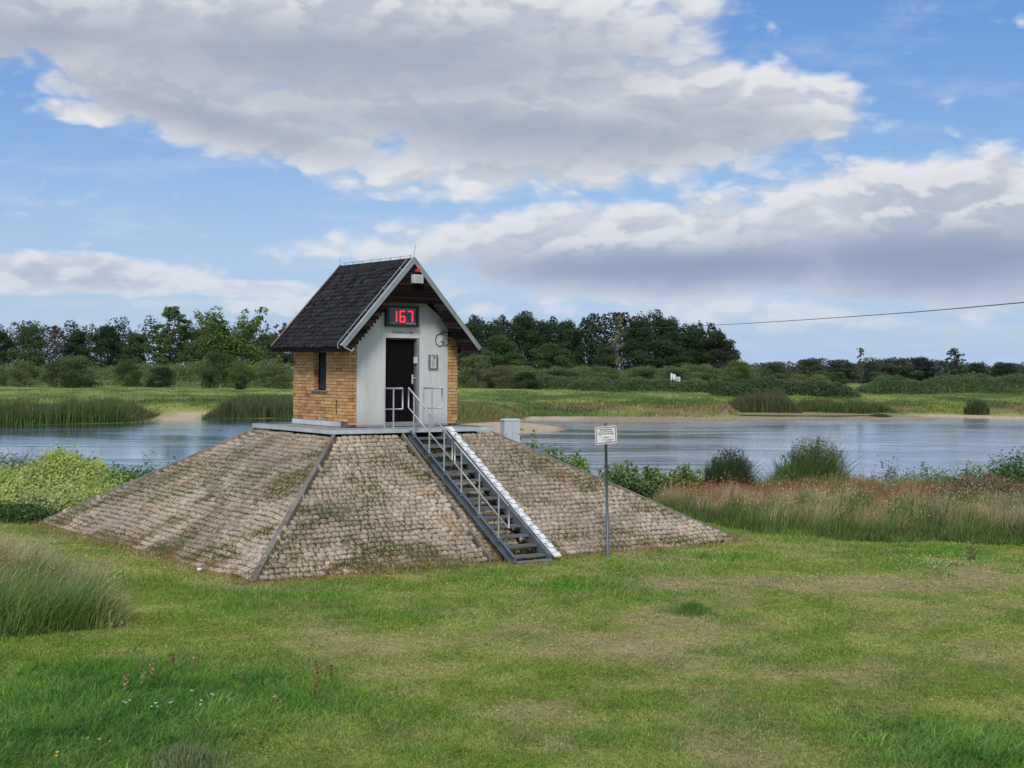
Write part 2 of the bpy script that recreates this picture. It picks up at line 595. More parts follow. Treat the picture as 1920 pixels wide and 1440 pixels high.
DRY = ell([(1620, 1098, 260, 14, .9), (1850, 1078, 150, 22, .8), (1330, 1125, 130, 20, .8), (1240, 1165, 110, 28, .7), (1180, 1205, 170, 26, .6), (1290, 1235, 120, 26, .6),
           (760, 1195, 150, 18, .45), (1395, 1430, 60, 14, 1.6), (1230, 1100, 60, 10, .6), (1800, 1225, 110, 34, .55), (430, 1105, 110, 8, .8), (1330, 1330, 90, 44, .45),
           (1000, 1400, 120, 22, .4), (1330, 1260, 430, 120, .30), (1450, 1110, 420, 40, .35), (1350, 1400, 120, 60, .35), (1240, 1180, 190, 30, .4), (120, 1222, 160, 9, .6), (980, 1320, 90, 24, .35)])
LUSH = ell([(250, 1310, 390, 105, 1.0), (60, 1420, 330, 60, .8), (1800, 1410, 240, 60, 1.1), (980, 1100, 330, 26, .6), (1300, 1150, 60, 14, 1.0), (560, 1060 + 70, 260, 40, .5),
            (1500, 1340, 200, 30, .45), (1850, 1160, 150, 26, .6), (1500, 1040, 300, 24, .4)])


def blob(P, X, Y):
    s = np.zeros_like(np.asarray(X, float))
    for (x, y, rx, ry, k) in P:
        s = s + k * np.exp(-(((X - x) / rx) ** 2 + ((Y - y) / ry) ** 2))
    return s


def lawn_state(X, Y):
    """dryness and lushness of the lawn 0..1"""
    n1 = fbm(X / 1.6, Y / 1.6, 5, 31, 0.6)
    n2 = fbm(X / 0.5, Y / 0.5, 3, 41)
    dry = blob(DRY, X, Y) * (.45 + 1.1 * fbm(X / .6 + 3, Y / .6, 4, 36, .6)) + (n1 - 0.545) * 2.6 + (n2 - 0.5) * 1.3
    u, v = local_uv(X, Y)
    du = np.maximum(np.maximum(-6.25 - u, u - 6.4), 0)
    dv = np.maximum(np.maximum(-4.85 - v, v - 7.3), 0)
    rim = np.exp(-(np.hypot(du, dv) / 0.42) ** 2)
    lush = blob(LUSH, X, Y) + (fbm(X / 1.7 + 9, Y / 1.7, 5, 51, .6) - 0.5) * 2.2
    return np.clip(dry, 0, 1.2), np.clip(lush, 0, 1.2), rim


G_MID = np.array((0.225, 0.310, 0.050))
G_YEL = np.array((0.385, 0.405, 0.115))
G_LUSH = np.array((0.140, 0.330, 0.036))
G_DRY = np.array((0.460, 0.350, 0.190))
G_DARK = np.array((0.055, 0.085, 0.022))
SAND = np.array((0.46, 0.36, 0.25))


def lawn_col(X, Y):
    dry, lush, rim = lawn_state(X, Y)
    yel = sstep(0.42, 0.62, fbm(X / 0.9 + 4, Y / 0.9, 4, 61, 0.6))
    c = lerp3(G_MID, G_YEL, yel * 0.8)
    c = lerp3(c, G_LUSH, np.clip(lush, 0, 1))
    c = lerp3(c, G_DRY, np.clip(dry * 0.62, 0, 0.85))
    c = lerp3(c, (0.40, 0.27, 0.12), np.clip(rim * 0.7, 0, 1))
    return c


def far_col(X, Y):
    d = far_bits(X, Y)
    n = fbm(X / 6, Y / 14, 5, 71, 0.6)
    n2 = fbm(X / 16, Y / 30, 4, 81, 0.55)
    c = lerp3((0.090, 0.140, 0.035), (0.215, 0.250, 0.070), sstep(0.38, 0.62, n))
    c = lerp3(c, (0.24, 0.245, 0.085), sstep(0.52, 0.70, n2) * 0.7)
    c = lerp3(c, (0.075, 0.12, 0.03), sstep(0.55, 0.75, fbm(X / 4, Y / 9, 4, 91)) * 0.6)
    # meadow plain further back, light fresh green
    c = lerp3(c, lerp3((0.105, 0.170, 0.042), (0.225, 0.270, 0.080), sstep(.35, .65, n)), sstep(30, 60, d))
    bandn = fbm(X / 26 + 2, Y / 6.5, 4, 99, .55)
    c = c * (.62 + .76 * bandn)[..., None]
    earth = sstep(0.50, 0.60, fbm(X / 7 + 3, Y / 5, 4, 95)) * sstep(3, 7, d) * (1 - sstep(12, 22, d)) * sstep(-20, -8, X)
    c = lerp3(c, (0.235, 0.165, 0.095), earth * 0.8)
    shore = 1 - sstep(0.3, 2.6, d + (n - .5) * 3)
    bay = np.exp(-((X + 34.5) / 2.4) ** 4) * (1 - sstep(5, 9, d))
    rb = sstep(48, 52, X) * (1 - sstep(2.0, 5.0, d + (n - .5) * 3))
    spm = np.zeros_like(d)
    for (cx, cy, rx, ry, h) in SPITS:
        q = ((X - cx) / rx) ** 2 + ((Y - cy) / ry) ** 2
        spm = np.maximum(spm, 1 - sstep(.75, 1.35, q))
        shore = np.maximum(shore, np.where((q < 1.5) & (d < 3), 1.0, 0.0))
    sandm = np.clip(np.maximum(np.maximum(shore * sstep(-16, -10, X), bay), rb), 0, 1)
    sc_ = np.clip(np.maximum(bay, rb) + (1 - sstep(5, 10, X)) * .9, 0, 1)
    c = c * (1 - sandm[..., None]) + lerp3((0.30, 0.235, 0.155), SAND, sc_) * sandm[..., None]
    c = lerp3(c, (0.12, 0.09, 0.06), (1 - sstep(-1.2, 0.15, d)) * (1 - sandm * 0.3) * (1 - spm))
    return c


def axis(parts):
    out = [parts[0][0]]
    for (a, b, s) in parts:
        n = max(1, int(round((b - a) / s)))
        out += list(np.linspace(a, b, n + 1)[1:])
    return np.array(out)


GX = axis([(-4000, -1500, 500), (-1500, -500, 100), (-500, -150, 25), (-150, -75, 5), (-75, -16, 0.9), (-16, 16, 0.3), (16, 75, 0.9), (75, 150, 5), (150, 500, 25), (500, 1500, 100), (1500, 4000, 500)])
GY = axis([(-60, 6, 6), (6, 50, 0.3), (50, 100, 2.5), (100, 200, 0.6), (200, 320, 2.5), (320, 700, 20), (700, 2000, 130), (2000, 6000, 800)])


def build_ground():
    XX, YY = np.meshgrid(GX, GY)
    Z = ground_z(XX, YY)
    # the sheet dips under the mound
    u, v = local_uv(XX, YY)
    ins = (u > -5.7) & (u < 5.9) & (v > -4.4) & (v < 6.8)
    Z = np.where(ins, Z - 0.5, Z)
    V = np.stack([XX, YY, Z], -1).reshape(-1, 3)
    ny, nx = XX.shape
    i = np.arange(ny - 1)[:, None] * nx + np.arange(nx - 1)[None]
    q = np.stack([i, i + 1, i + nx + 1, i + nx], -1).reshape(-1)
    cn = lawn_col(XX, YY)
    cf = far_col(XX, YY)
    w = sstep(60, 90, YY)
    bankw = sstep(-2, 4, YY - np.interp(XX, NBX, NBY))
    cn = lerp3(cn * 0.7, (0.10, 0.085, 0.05), bankw)
    c = lerp3(cn, cf, w).reshape(-1, 3)
    me = np_mesh('ground', V, q, np.arange(0, len(q), 4), c, smooth=True)
    m = bpy.data.materials.new('ground')
    m.use_nodes = True
    t = NT(m.node_tree)
    b = m.node_tree.nodes['Principled BSDF']
    an = t.n.new('ShaderNodeAttribute')
    an.attribute_name = 'Col'
    co = t.n.new('ShaderNodeTexCoord').outputs['Object']
    n1 = t.noise(co, 9.0, 7, 0.65)
    n2 = t.noise(co, 1.3, 6, 0.6)
    k = t.m('MULTIPLY', t.lin(n1, 0.25, 0.75, 0.55, 1.45), t.lin(n2, 0.3, 0.7, 0.8, 1.2))
    t.l.new(t.mix(1.0, an.outputs['Color'], t.xyz(k, k, k), 'MULTIPLY'), b.inputs['Base Color'])
    b.inputs['Roughness'].default_value = 1.0
    b.inputs['Specular IOR Level'].default_value = 0.1
    bn = t.n.new('ShaderNodeBump')
    bn.inputs['Distance'].default_value = 0.05
    t.l.new(n1, bn.inputs['Height'])
    t.l.new(bn.outputs[0], b.inputs['Normal'])
    tag(link('ground', me, m), kind='structure')


def build_water():
    V = [(-3500, 44, WZ), (3500, 44, WZ), (3500, 260, WZ), (-3500, 260, WZ)]
    me = bpy.data.meshes.new('river')
    me.from_pydata(V, [], [(0, 1, 2, 3)])
    m = bpy.data.materials.new('river_water')
    m.use_nodes = True
    t = NT(m.node_tree)
    b = m.node_tree.nodes['Principled BSDF']
    b.inputs['Base Color'].default_value = (0.07, 0.10, 0.125, 1)
    b.inputs['IOR'].default_value = 1.33
    b.inputs['Roughness'].default_value = 0.04
    co = t.n.new('ShaderNodeTexCoord').outputs['Object']
    # ripples: current lines run along the river
    r1 = t.noise(t.vm('MULTIPLY', co, (0.34, 1.5, 1.0)), 1.2, 5, 0.62, 0.4)
    r2 = t.noise(t.vm('MULTIPLY', co, (0.10, 0.22, 1.0)), 1.0, 4, 0.6, 0.8)
    calm = t.ss(t.noise(t.vm('MULTIPLY', co, (0.028, 0.065, 1.0)), 1.0, 4, 0.6, 1.2), 0.40, 0.62, 0.15, 1.0)
    h = t.m('ADD', t.m('MULTIPLY', r1, t.m('MULTIPLY', calm, 0.030)), t.m('MULTIPLY', r2, t.m('MULTIPLY', calm, 0.030)))
    bn = t.n.new('ShaderNodeBump')
    bn.inputs['Distance'].default_value = 1.0
    bn.inputs['Strength'].default_value = 1.0
    t.l.new(h, bn.inputs['Height'])
    t.l.new(bn.outputs[0], b.inputs['Normal'])
    gl = t.n.new('ShaderNodeBsdfGlossy')
    gl.inputs['Color'].default_value = (0.88, 0.94, 1.0, 1)
    gl.inputs['Roughness'].default_value = 0.10
    t.l.new(bn.outputs[0], gl.inputs['Normal'])
    lw = t.n.new('ShaderNodeLayerWeight')
    lw.inputs[0].default_value = 0.5
    fac = t.lin(lw.outputs['Facing'], 0.3, 0.95, 0.05, 0.90)
    mx = t.n.new('ShaderNodeMixShader')
    t.l.new(fac, mx.inputs[0])
    t.l.new(b.outputs[0], mx.inputs[1])
    t.l.new(gl.outputs[0], mx.inputs[2])
    out = [n for n in t.n if n.type == 'OUTPUT_MATERIAL'][0]
    t.l.new(mx.outputs[0], out.inputs[0])
    tag(link('river', me, m), kind='structure')


build_ground()
build_water()

# ------------------------------------------------------------------ cobbled mound
rng = np.random.default_rng(7)
BASE = dict(FL=(-6.13, -4.66), FR=(6.30, -4.86), BL=(-6.20, 7.55), BR=(6.35, 7.2))
TOP = dict(FL=(-2.50, -1.15), FR=(1.72, -1.15), BL=(-2.42, 2.93), BR=(1.72, 2.95))
TZ, BZ = -0.14, -2.61


def sett_face(name, B0, B1, T0, T1, parent, org, skip=None, skip_low=None):
    """rows of rounded setts over a sloping quadrilateral (bottom left, bottom right, top right ...)"""
    B0, B1, T0, T1 = [np.array(p, float) for p in (B0, B1, T0, T1)]
    nrm = np.cross(B1 - B0, T0 - B0)
    nrm /= np.linalg.norm(nrm)
    if nrm[2] < 0:
        nrm = -nrm
    rowlen = np.linalg.norm((T0 + T1) / 2 - (B0 + B1) / 2)
    rows = int(rowlen / 0.137)
    Vs, Ls, Ss, Cs = [], [], [], []
    vc, lc = 0, 0
    e1 = (B1 - B0) / np.linalg.norm(B1 - B0)
    e2 = np.cross(nrm, e1)
    if e2[2] < 0:
        e2 = -e2
    ang = np.linspace(0, 2 * np.pi, 8, endpoint=False) + np.pi / 8
    for r in range(rows):
        t0 = (r + 0.5) / rows
        L, Rr = B0 + (T0 - B0) * t0, B1 + (T1 - B1) * t0
        wd = np.linalg.norm(Rr - L)
        s = 0.10 + rng.uniform(0, .05)
        while s < wd - 0.10:
            w = rng.uniform(0.10, 0.20)
            if rng.random() < .10:
                w *= 1.45
            c = L + (Rr - L) * ((s + w / 2) / wd)
            s += w
            loc = c - B0
            a, b = loc @ e1, loc @ e2
            dy = (float(vnoise(a / 0.9, b / 0.9, 3)) - .5) * 0.075 + (float(vnoise(a / .3, b / .3, 8)) - .5) * .055
            off = (float(vnoise(a / 1.3, b / 1.3, 13)) - .5) * 0.07
            low = 0.0
            if skip is not None:
                k = skip(c)
                if k == 1:
                    continue
                if k == 2:
                    low = -0.13
            hw, hh = w / 2 - 0.0145, rowlen / rows / 2 - 0.0135
            rot = rng.normal(0, 0.11)
            ca, sa = math.cos(rot), math.sin(rot)
            ex = np.sign(np.cos(ang)) * np.abs(np.cos(ang)) ** 0.30 * hw * (1 + rng.normal(0, .05, 8))
            ey = np.sign(np.sin(ang)) * np.abs(np.sin(ang)) ** 0.30 * hh * (1 + rng.normal(0, .06, 8))
            px_, py_ = ex * ca - ey * sa, ex * sa + ey * ca
            h = rng.uniform(0.012, 0.024) + off * .5 + low
            tilt = rng.normal(0, 0.05, 2)
            hz = h + px_ * tilt[0] + py_ * tilt[1]
            ctr = c + e2 * dy
            base = ctr + px_[:, None] * e1 + py_[:, None] * e2 + nrm * (-0.07 + low)
            mid = ctr + px_[:, None] * e1 + py_[:, None] * e2 + nrm * (hz - 0.005)[:, None]
            top = ctr + (px_ * .92)[:, None] * e1 + (py_ * .90)[:, None] * e2 + nrm * hz[:, None]
            Vs.append(np.concatenate([base, mid, top]))
            idx = []
            for k in range(8):
                k2 = (k + 1) % 8
                idx += [k, k2, 8 + k2, 8 + k, 8 + k, 8 + k2, 16 + k2, 16 + k]
                Ss += [lc, lc + 4]
                lc += 8
            idx += list(range(16, 24))
            Ss.append(lc)
            lc += 8
            Ls.append(np.array(idx) + vc)
            vc += 24
            g = rng.normal(1.0, 0.085)
            tone = float(vnoise(a / 1.7, b / 1.7, 23))
            col = np.array((0.372, 0.306, 0.234)) * (0.72 + 0.56 * tone) * g
            if rng.random() < .15:
                col = col * (1.03, 0.95, 0.90)
            if rng.random() < .12:
                col = col * (0.93, 0.97, 1.02)
            rs = float(vnoise(a / .55, b / .45, 57))
            if rs > .74:
                col = col * (1 - (rs - .74) * np.array((.3, 1.1, 1.8)))
            Cs.append(np.tile(np.clip(col, .03, .62), (24, 1)))
    V = np.concatenate(Vs) - np.array(org)
    me = np_mesh(name, V, np.concatenate(Ls), np.array(Ss), np.concatenate(Cs))
    return link(name, me, M['stone'], parent)


def build_mound():
    org = (0, 1.2, BZ)
    root = empty('cobbled_mound', W(*org), TH, 'stone paved pyramid mound with sloping sides under the brick hut', 'mound')
    b = {k: (*p, BZ - 0.2) for k, p in BASE.items()}
    t = {k: (*p, TZ) for k, p in TOP.items()}
    tc = {k: (*p, TZ - 0.2) for k, p in TOP.items()}
    core = MB(org)
    core.add([b['FL'], b['FR'], b['BR'], b['BL'], tc['FL'], tc['FR'], tc['BR'], tc['BL']], [(4, 5, 6, 7), (0, 1, 5, 4), (1, 2, 6, 5), (2, 3, 7, 6), (3, 0, 4, 7)])
    # soil between the stones: sheets just under their tops, left and right of the stair channel
    FLb, FRb, FLt, FRt = (*BASE['FL'], BZ - .045), (*BASE['FR'], BZ - .045), (*TOP['FL'], TZ - .045), (*TOP['FR'], TZ - .045)
    def onu(a_, b_, u):
        k_ = (u - a_[0]) / (b_[0] - a_[0])
        return tuple(a_[i] + (b_[i] - a_[i]) * k_ for i in range(3))
    core.add([FLb, onu(FLb, FRb, -.74), onu(FLt, FRt, -.74), FLt], [(0, 1, 2, 3)])
    core.add([onu(FLb, FRb, .42), FRb, FRt, onu(FLt, FRt, .42)], [(0, 1, 2, 3)])
    for p_, q_ in (('BL', 'FL'), ('FR', 'BR'), ('BR', 'BL')):
        core.add([(*BASE[p_], BZ - .045), (*BASE[q_], BZ - .045), (*TOP[q_], TZ - .045), (*TOP[p_], TZ - .045)], [(0, 1, 2, 3)])
    core.build('soil_core', M['joint'], root)

    def fb(p):
        return (*p, BZ)

    def front_skip(c):
        u = c[0]
        if -0.80 < u < -0.70:
            return 1
        if -0.72 < u < 0.40:
            return 2
        return 0
    sett_face('paving', fb(BASE['FL']), fb(BASE['FR']), t['FL'], t['FR'], root, org, front_skip)
    sett_face('paving', fb(BASE['BL']), fb(BASE['FL']), t['BL'], t['FL'], root, org)
    sett_face('paving', fb(BASE['FR']), fb(BASE['BR']), t['FR'], t['BR'], root, org)
    sett_face('paving', fb(BASE['BR']), fb(BASE['BL']), t['BR'], t['BL'], root, org)
    # mortar ridges down the corners
    for k, wdt in (('FL', 0.145), ('FR', 0.09), ('BL', 0.09), ('BR', 0.09)):
        m = MB(org)
        p, q = Vector((*BASE[k], BZ - 0.03)), Vector(t[k])
        n = 14
        prev = None
        d = (q - p).normalized()
        s = d.cross(Vector((0, 0, 1))).normalized()
        up = s.cross(d).normalized()
        for i in range(n + 1):
            c = p.lerp(q, i / n)
            w_ = wdt * (0.5 + 0.07 * rng.standard_normal()) * (1.25 - 0.5 * i / n)
            ring = [c - s * w_ - up * .08, c - s * w_ * .75 + up * .035, c + up * (.055 + .008 * rng.standard_normal()), c + s * w_ * .75 + up * .035, c + s * w_ - up * .08]
            if prev:
                m.add(prev + ring, [(j, j + 1, 6 + j, 5 + j) for j in range(4)])
            prev = ring
        m.build('mortar_ridge', M['concrete'], root)
    # kerb beside the stair
    k = MB(org)
    sl = (Vector((0, BASE['FL'][1] + 0.0, BZ)) - Vector((0, TOP['FL'][1], TZ)))
    p0, p1 = Vector((-0.745, TOP['FL'][1] - .02, TZ + .0)), Vector((-0.745, -4.74, BZ + .01))
    k.bar(p0, p1, 0.05, 0.10)
    k.build('kerb', M['concrete'], root, 0.01)
    # deck slab on top, its trim proud of the slab
    dk = MB(org)
    poly = [(-2.56, -1.17), (1.76, -1.17), (1.76, 2.98), (-2.46, 2.98)]
    dk.prism([(x, y, -0.10) for x, y in poly], (0, 0, 0.085))
    slab = dk.build('deck_slab', M['deck'], root)
    tr = MB(org)
    for i in range(4):
        a, c = Vector((*poly[i], 0)), Vector((*poly[(i + 1) % 4], 0))
        L = (c - a).length
        d = (c - a).normalized()
        n = max(1, round(L / 1.0))
        outw = Vector((d.y, -d.x, 0))
        for j in range(n):
            q0, q1 = a + d * (L * j / n + .004), a + d * (L * (j + 1) / n - .004)
            if i == 0 and q1.x > -0.55 and q0.x < 0.36:
                pass
            tr.bar(q0 + outw * .01 + Vector((0, 0, -0.045)), q1 + outw * .01 + Vector((0, 0, -0.045)), 0.03, 0.095, col=(1.35, 1.35, 1.35))
            tr.bar(q0 - outw * .03 + Vector((0, 0, 0.004)), q1 - outw * .03 + Vector((0, 0, 0.004)), 0.11, 0.008, col=(.8, .8, .8))
    tr.build('deck_edge_trim', M['zinc'], root)
    # grass and moss growing out of the joints
    P, H, Wd, Cc = [], [], [], []
    faces = [((-6.13, -4.66), (6.30, -4.86), (-2.5, -1.15), (1.72, -1.15), 1.0), ((-6.16, 7.23), (-6.13, -4.66), (-2.42, 2.93), (-2.5, -1.15), 1.25),
             ((6.3, -4.86), (6.35, 7.2), (1.72, -1.15), (1.72, 2.95), 1.0)]
    for fi, (b0, b1, t0, t1, dens) in enumerate(faces):
        n = 60000
        tt, ss_ = 1 - np.sqrt(rng.random(n)), rng.random(n)
        b0, b1, t0, t1 = map(np.array, (b0, b1, t0, t1))
        Lp = b0 + (t0 - b0) * tt[:, None]
        Rp = b1 + (t1 - b1) * tt[:, None]
        xy = Lp + (Rp - Lp) * ss_[:, None]
        m1 = fbm(xy[:, 0] / 0.8 + fi * 7, xy[:, 1] / 0.8 + tt * 3, 4, 33, 0.6)
        pr = sstep(0.48, 0.63, m1) * dens + np.exp(-(tt / 0.10) ** 2) * 1.6 * sstep(.36, .6, m1) * (1.5 if fi == 1 else 1) + 0.05
        keep = rng.random(n) < pr * 0.75
        xy, tt, m1 = xy[keep], tt[keep], m1[keep]
        z = BZ + (TZ - BZ) * tt + 0.0
        P.append(np.column_stack([xy, z]))
        k = len(xy)
        H.append(rng.uniform(0.045, 0.10, k) * (1 + 0.3 * np.exp(-(tt / .05) ** 2)))
        Wd.append(rng.uniform(0.010, 0.022, k))
        dryv = np.clip(rng.random(k) * 0.7 - .1 + np.exp(-(tt / .04) ** 2) * .5 + (0.60 - m1) * 3, 0, 1)
        Cc.append(lerp3((0.150, 0.190, 0.040), (0.36, 0.245, 0.10), dryv) * rng.uniform(.6, 1.2, (k, 1)))
    P = np.concatenate(P) - np.array(org)
    me = blade_mesh('joint_grass', P, np.concatenate(H), np.concatenate(Wd), np.concatenate(Cc), 0.8)
    tag(link('joint_grass', me, M['grass'], root), kind='stuff')


def blade_mesh(name, P, H, Wd, Cc, lean=0.4, seg=1, wind=(0, 0), r=None):
    r = r or rng
    n = len(P)
    a = r.random(n) * 2 * np.pi
    side = np.stack([np.cos(a), np.sin(a), np.zeros(n)], -1) * (Wd / 2)[:, None]
    b = r.random(n) * 2 * np.pi
    ln = np.abs(r.normal(0, lean, n)) * H
    tip = np.stack([np.cos(b) * ln + wind[0] * H, np.sin(b) * ln + wind[1] * H, H * (1 - 0.25 * np.minimum(ln / H, 1.2))], -1)
    if seg == 1:
        V = np.stack([P - side, P + side, P + tip], 1)
        nv = 3
        loops = np.arange(n * 3)
        starts = np.arange(0, n * 3, 3)
    else:
        mid = tip * np.array((0.33, 0.33, 0.58))
        V = np.stack([P - side, P + side, P + mid + side * .8, P + mid - side * .8, P + tip], 1)
        nv = 5
        o = (np.arange(n) * 5)[:, None]
        loops = (o + np.array([0, 1, 2, 3, 3, 2, 4])).ravel()
        starts = ((np.arange(n) * 7)[:, None] + np.array([0, 4])).ravel()
    cols = np.repeat(np.asarray(Cc)[:, None, :], nv, 1).reshape(-1, 3)
    return np_mesh(name, V.reshape(-1, 3), loops, starts, cols)


build_mound()


# ------------------------------------------------------------------ gauge hut
def brick_panel(mb, org, du, width, z0, z1, nrm, holes=(), proud=0.0, soldier=False):
    """courses of clinker bricks on a vertical plane; org = lower left corner, du = unit vector along, nrm = outward"""
    org, du, nrm = Vector(org), Vector(du), Vector(nrm)
    pit, bl = 0.0775, 0.258
    rows = int(round((z1 - z0) / pit))
    pit = (z1 - z0) / rows
    for r in range(rows):
        za = z0 + r * pit + 0.0055
        zb = za + pit - 0.011
        s = -(0.5 if r % 2 else 0.0) * bl
        while s < width:
            a, b = max(s, 0) + .008, min(s + bl, width) - .008
            s += bl
            if b - a < 0.03:
                continue
            segs = [(a, b)]
            for (h0, h1, g0, g1) in holes:
                if zb > g0 and za < g1:
                    ns = []
                    for (p, q) in segs:
                        if q <= h0 or p >= h1:
                            ns.append((p, q))
                        else:
                            if p < h0 - .03:
                                ns.append((p, h0))
                            if q > h1 + .03:
                                ns.append((h1, q))
                    segs = ns
            for (p, q) in segs:
                o = proud + random.uniform(0.0, 0.004)
                g = random.gauss(1.0, 0.09)
                c = [0.53 * g, 0.285 * g, 0.115 * g]
                k = random.random()
                if k < .10:
                    c = [0.40 * g, 0.19 * g, 0.08 * g]
                elif k > .78:
                    c = [0.58 * g, 0.37 * g, 0.19 * g]
                A = org + du * p + Vector((0, 0, za - org.z))
                B = org + du * q + Vector((0, 0, za - org.z))
                up = Vector((0, 0, zb - za))
                bk = nrm * (o - 0.03)
                fr = nrm * (o + 0.010)
                mb.hexa([A + fr, B + fr, B + bk, A + bk, A + fr + up, B + fr + up, B + bk + up, A + bk + up], c)


def text_mesh(s, size, mat_, parent, loc, name, org, align='CENTER', bold=0.0):
    cu = bpy.data.curves.new(name, 'FONT')
    cu.body = s
    cu.size = size
    cu.align_x = align
    cu.extrude = 0.0015
    cu.offset = bold
    tmp = bpy.data.objects.new('tmp', cu)
    me = bpy.data.meshes.new_from_object(tmp)
    bpy.data.objects.remove(tmp)
    bpy.data.curves.remove(cu)
    me.transform(Matrix.Rotation(R(90), 4, 'X'))
    o = link(name, me, mat_, parent)
    o.location = Vector(loc) - Vector(org)
    return o


def build_hut():
    random.seed(3)
    org = (0, 1.35, 0)
    root = empty('gauge_hut', W(*org), TH, 'small yellow brick river gauge hut with steep slate roof and white front', 'hut')
    WH, DP = 1.513, 2.71
    E, A, WR = 1.85, 3.92, 1.888
    V0, V1 = -0.42, 3.14
    sl = (A - E) / WR

    def roof_z(u):
        return A - abs(u) * sl
    top_side = roof_z(WH) - 0.12
    # brickwork
    br = MB(org)
    wv0, wv1, wz0, wz1 = 1.02, 1.66, 0.84, 1.72      # window, measured from the front corner
    brick_panel(br, (-WH, DP, 0.12), (0, -1, 0), DP, 0.12, top_side, (-1, 0, 0), holes=[(DP - wv1, DP - wv0, wz0, wz1)])
    brick_panel(br, (WH, 0, 0.12), (0, 1, 0), DP, 0.12, top_side, (1, 0, 0))
    for (a, b) in ((-WH, -1.283), (1.221, WH)):
        brick_panel(br, (a, 0, 0.04), (1, 0, 0), b - a, 0.04, top_side, (0, -1, 0))
    brick_panel(br, (WH, DP, 0.12), (-1, 0, 0), 2 * WH, 0.12, top_side, (0, 1, 0))
    # bricks returning into the window
    for vv in (wv0, wv1):
        brick_panel(br, (-WH, vv, wz0), (1, 0, 0), 0.16, wz0, wz1, (0, 1 if vv == wv0 else -1, 0))
    br.build('brick_wall', M['brick'], root)
    mo = MB(org)
    t = 0.006
    # mortar bed behind the bricks, built as wall pieces round the window opening
    mo.box((-WH + t, 0.012, 0.0), (-WH + .2, wv0 - .012, top_side))
    mo.box((-WH + t, wv1 + .012, 0.0), (-WH + .2, DP - .012, top_side))
    mo.box((-WH + t, wv0 - .012, 0.0), (-WH + .2, wv1 + .012, wz0 - .004))
    mo.box((-WH + t, wv0 - .012, wz1 + .004), (-WH + .2, wv1 + .012, top_side))
    mo.box((WH - .2, 0.012, 0), (WH - t, DP - .012, top_side))
    mo.box((-WH + .2, DP - .2, 0), (WH - .2, DP - t, top_side))
    mo.box((-WH + .2, .012, 0), (-1.27, .2, top_side))
    mo.box((1.21, .012, 0), (WH - .2, .2, top_side))
    mo.build('mortar_bed', M['mortar'], root)
    # rear gable, plain
    rg = MB(org)
    rg.prism([(-WH, DP - .1, top_side), (WH, DP - .1, top_side), (0, DP - .1, A - .14)], (0, .1, 0))
    rg.build('rear_gable', M['boards'], root)
    # white rendered front, with the door opening left out
    pl = MB(org)
    d0, d1, dz = -0.515, 0.425, 2.085
    f0, f1 = -0.016, 0.20
    for (a, b) in ((-1.283, d0), (d1, 1.221)):
        hi_a, hi_b = roof_z(a) - 0.12, roof_z(b) - 0.12
        pl.prism([(a, f0, 0.045), (b, f0, 0.045), (b, f0, min(hi_b, 3.05)), (a, f0, min(hi_a, 3.05))], (0, f1 - f0, 0))
    pl.box((d0, f0, dz), (d1, f1, 3.05))
    pl.build('white_front', M['plaster'], root, 0.004)
    pb = MB(org)
    pb.box((-1.283, -0.022, 0.0), (d0 - .02, 0.19, 0.044), (0.75, 0.8, 0.85))
    pb.box((d1 + .02, -0.022, 0.0), (1.221, 0.19, 0.044), (0.75, 0.8, 0.85))
    pb.box((d0 - .02, -0.03, 0.0), (d1 + .02, 0.19, 0.07), (0.6, 0.63, 0.66))
    pb.box((-WH - .03, 0.32, 0.0), (-WH + .1, DP + .02, 0.115), (1.5, 1.5, 1.5))
    pb.box((-WH - .004, 0.0, 0.0), (-WH + .1, 0.318, 0.075), (.35, .33, .3))
    pb.build('plinth', M['zinc'], root)
    # door: leaf set back in its frame
    dr = empty('door', (0, 0, 0))
    dr.parent = root
    leaf = MB(org)
    n = 8
    for i in range(n):
        a = d0 + 0.03 + (d1 - d0 - .10) * i / n
        b = d0 + 0.03 + (d1 - d0 - .10) * (i + 1) / n
        leaf.box((a + .003, 0.085 + (i % 2) * .002, 0.10), (b - .003, 0.125, dz - .035))
    leaf.box((d0 + .03, 0.10, 0.09), (d1 - .07, 0.13, dz - .035))
    leaf.build('door_leaf', M['doorwood'], dr)
    fr = MB(org)
    fr.box((d1 - .075, 0.0, 0.071), (d1, 0.15, dz), (.55, .58, .6))
    fr.box((d1 - .10, 0.06, 0.071), (d1 - .076, 0.15, dz - .03), (.3, .31, .33))
    fr.box((d0, 0.05, 0.071), (d0 + .03, 0.15, dz), (.12, .12, .12))
    fr.box((d0 + .03, 0.05, dz - .035), (d1 - .10, 0.15, dz), (.12, .12, .12))
    fr.box((d0 + .03, 0.03, 0.071), (d1 - .10, 0.15, 0.1), (.7, .7, .7))
    fr.build('door_frame', M['zinc'], dr)
    hd = MB(org)
    hd.box((0.262, 0.066, 1.0), (0.298, 0.083, 1.22))
    hd.tube([(0.28, 0.083, 1.14), (0.28, 0.03, 1.14)], 0.012)
    hd.tube([(0.28, 0.032, 1.14), (0.345, 0.032, 1.13)], 0.012)
    hd.tube([(0.28, 0.083, 1.05), (0.28, 0.05, 1.05)], 0.015)
    hd.build('door_handle', M['boxgrey'], dr)
    lk = MB(org)
    lk.box((0.29, -0.02, 1.49), (0.365, 0.05, 1.64))
    lk.box((0.318, -0.026, 1.545), (0.332, -0.02, 1.575), (.1, .1, .1))
    lb = lk.build('lock_box', M['boxgrey'], dr, 0.006)
    # window with louvred shutter, seen on the left side
    wn = empty('window', (0, 0, 0))
    wn.parent = root
    lv = MB(org)
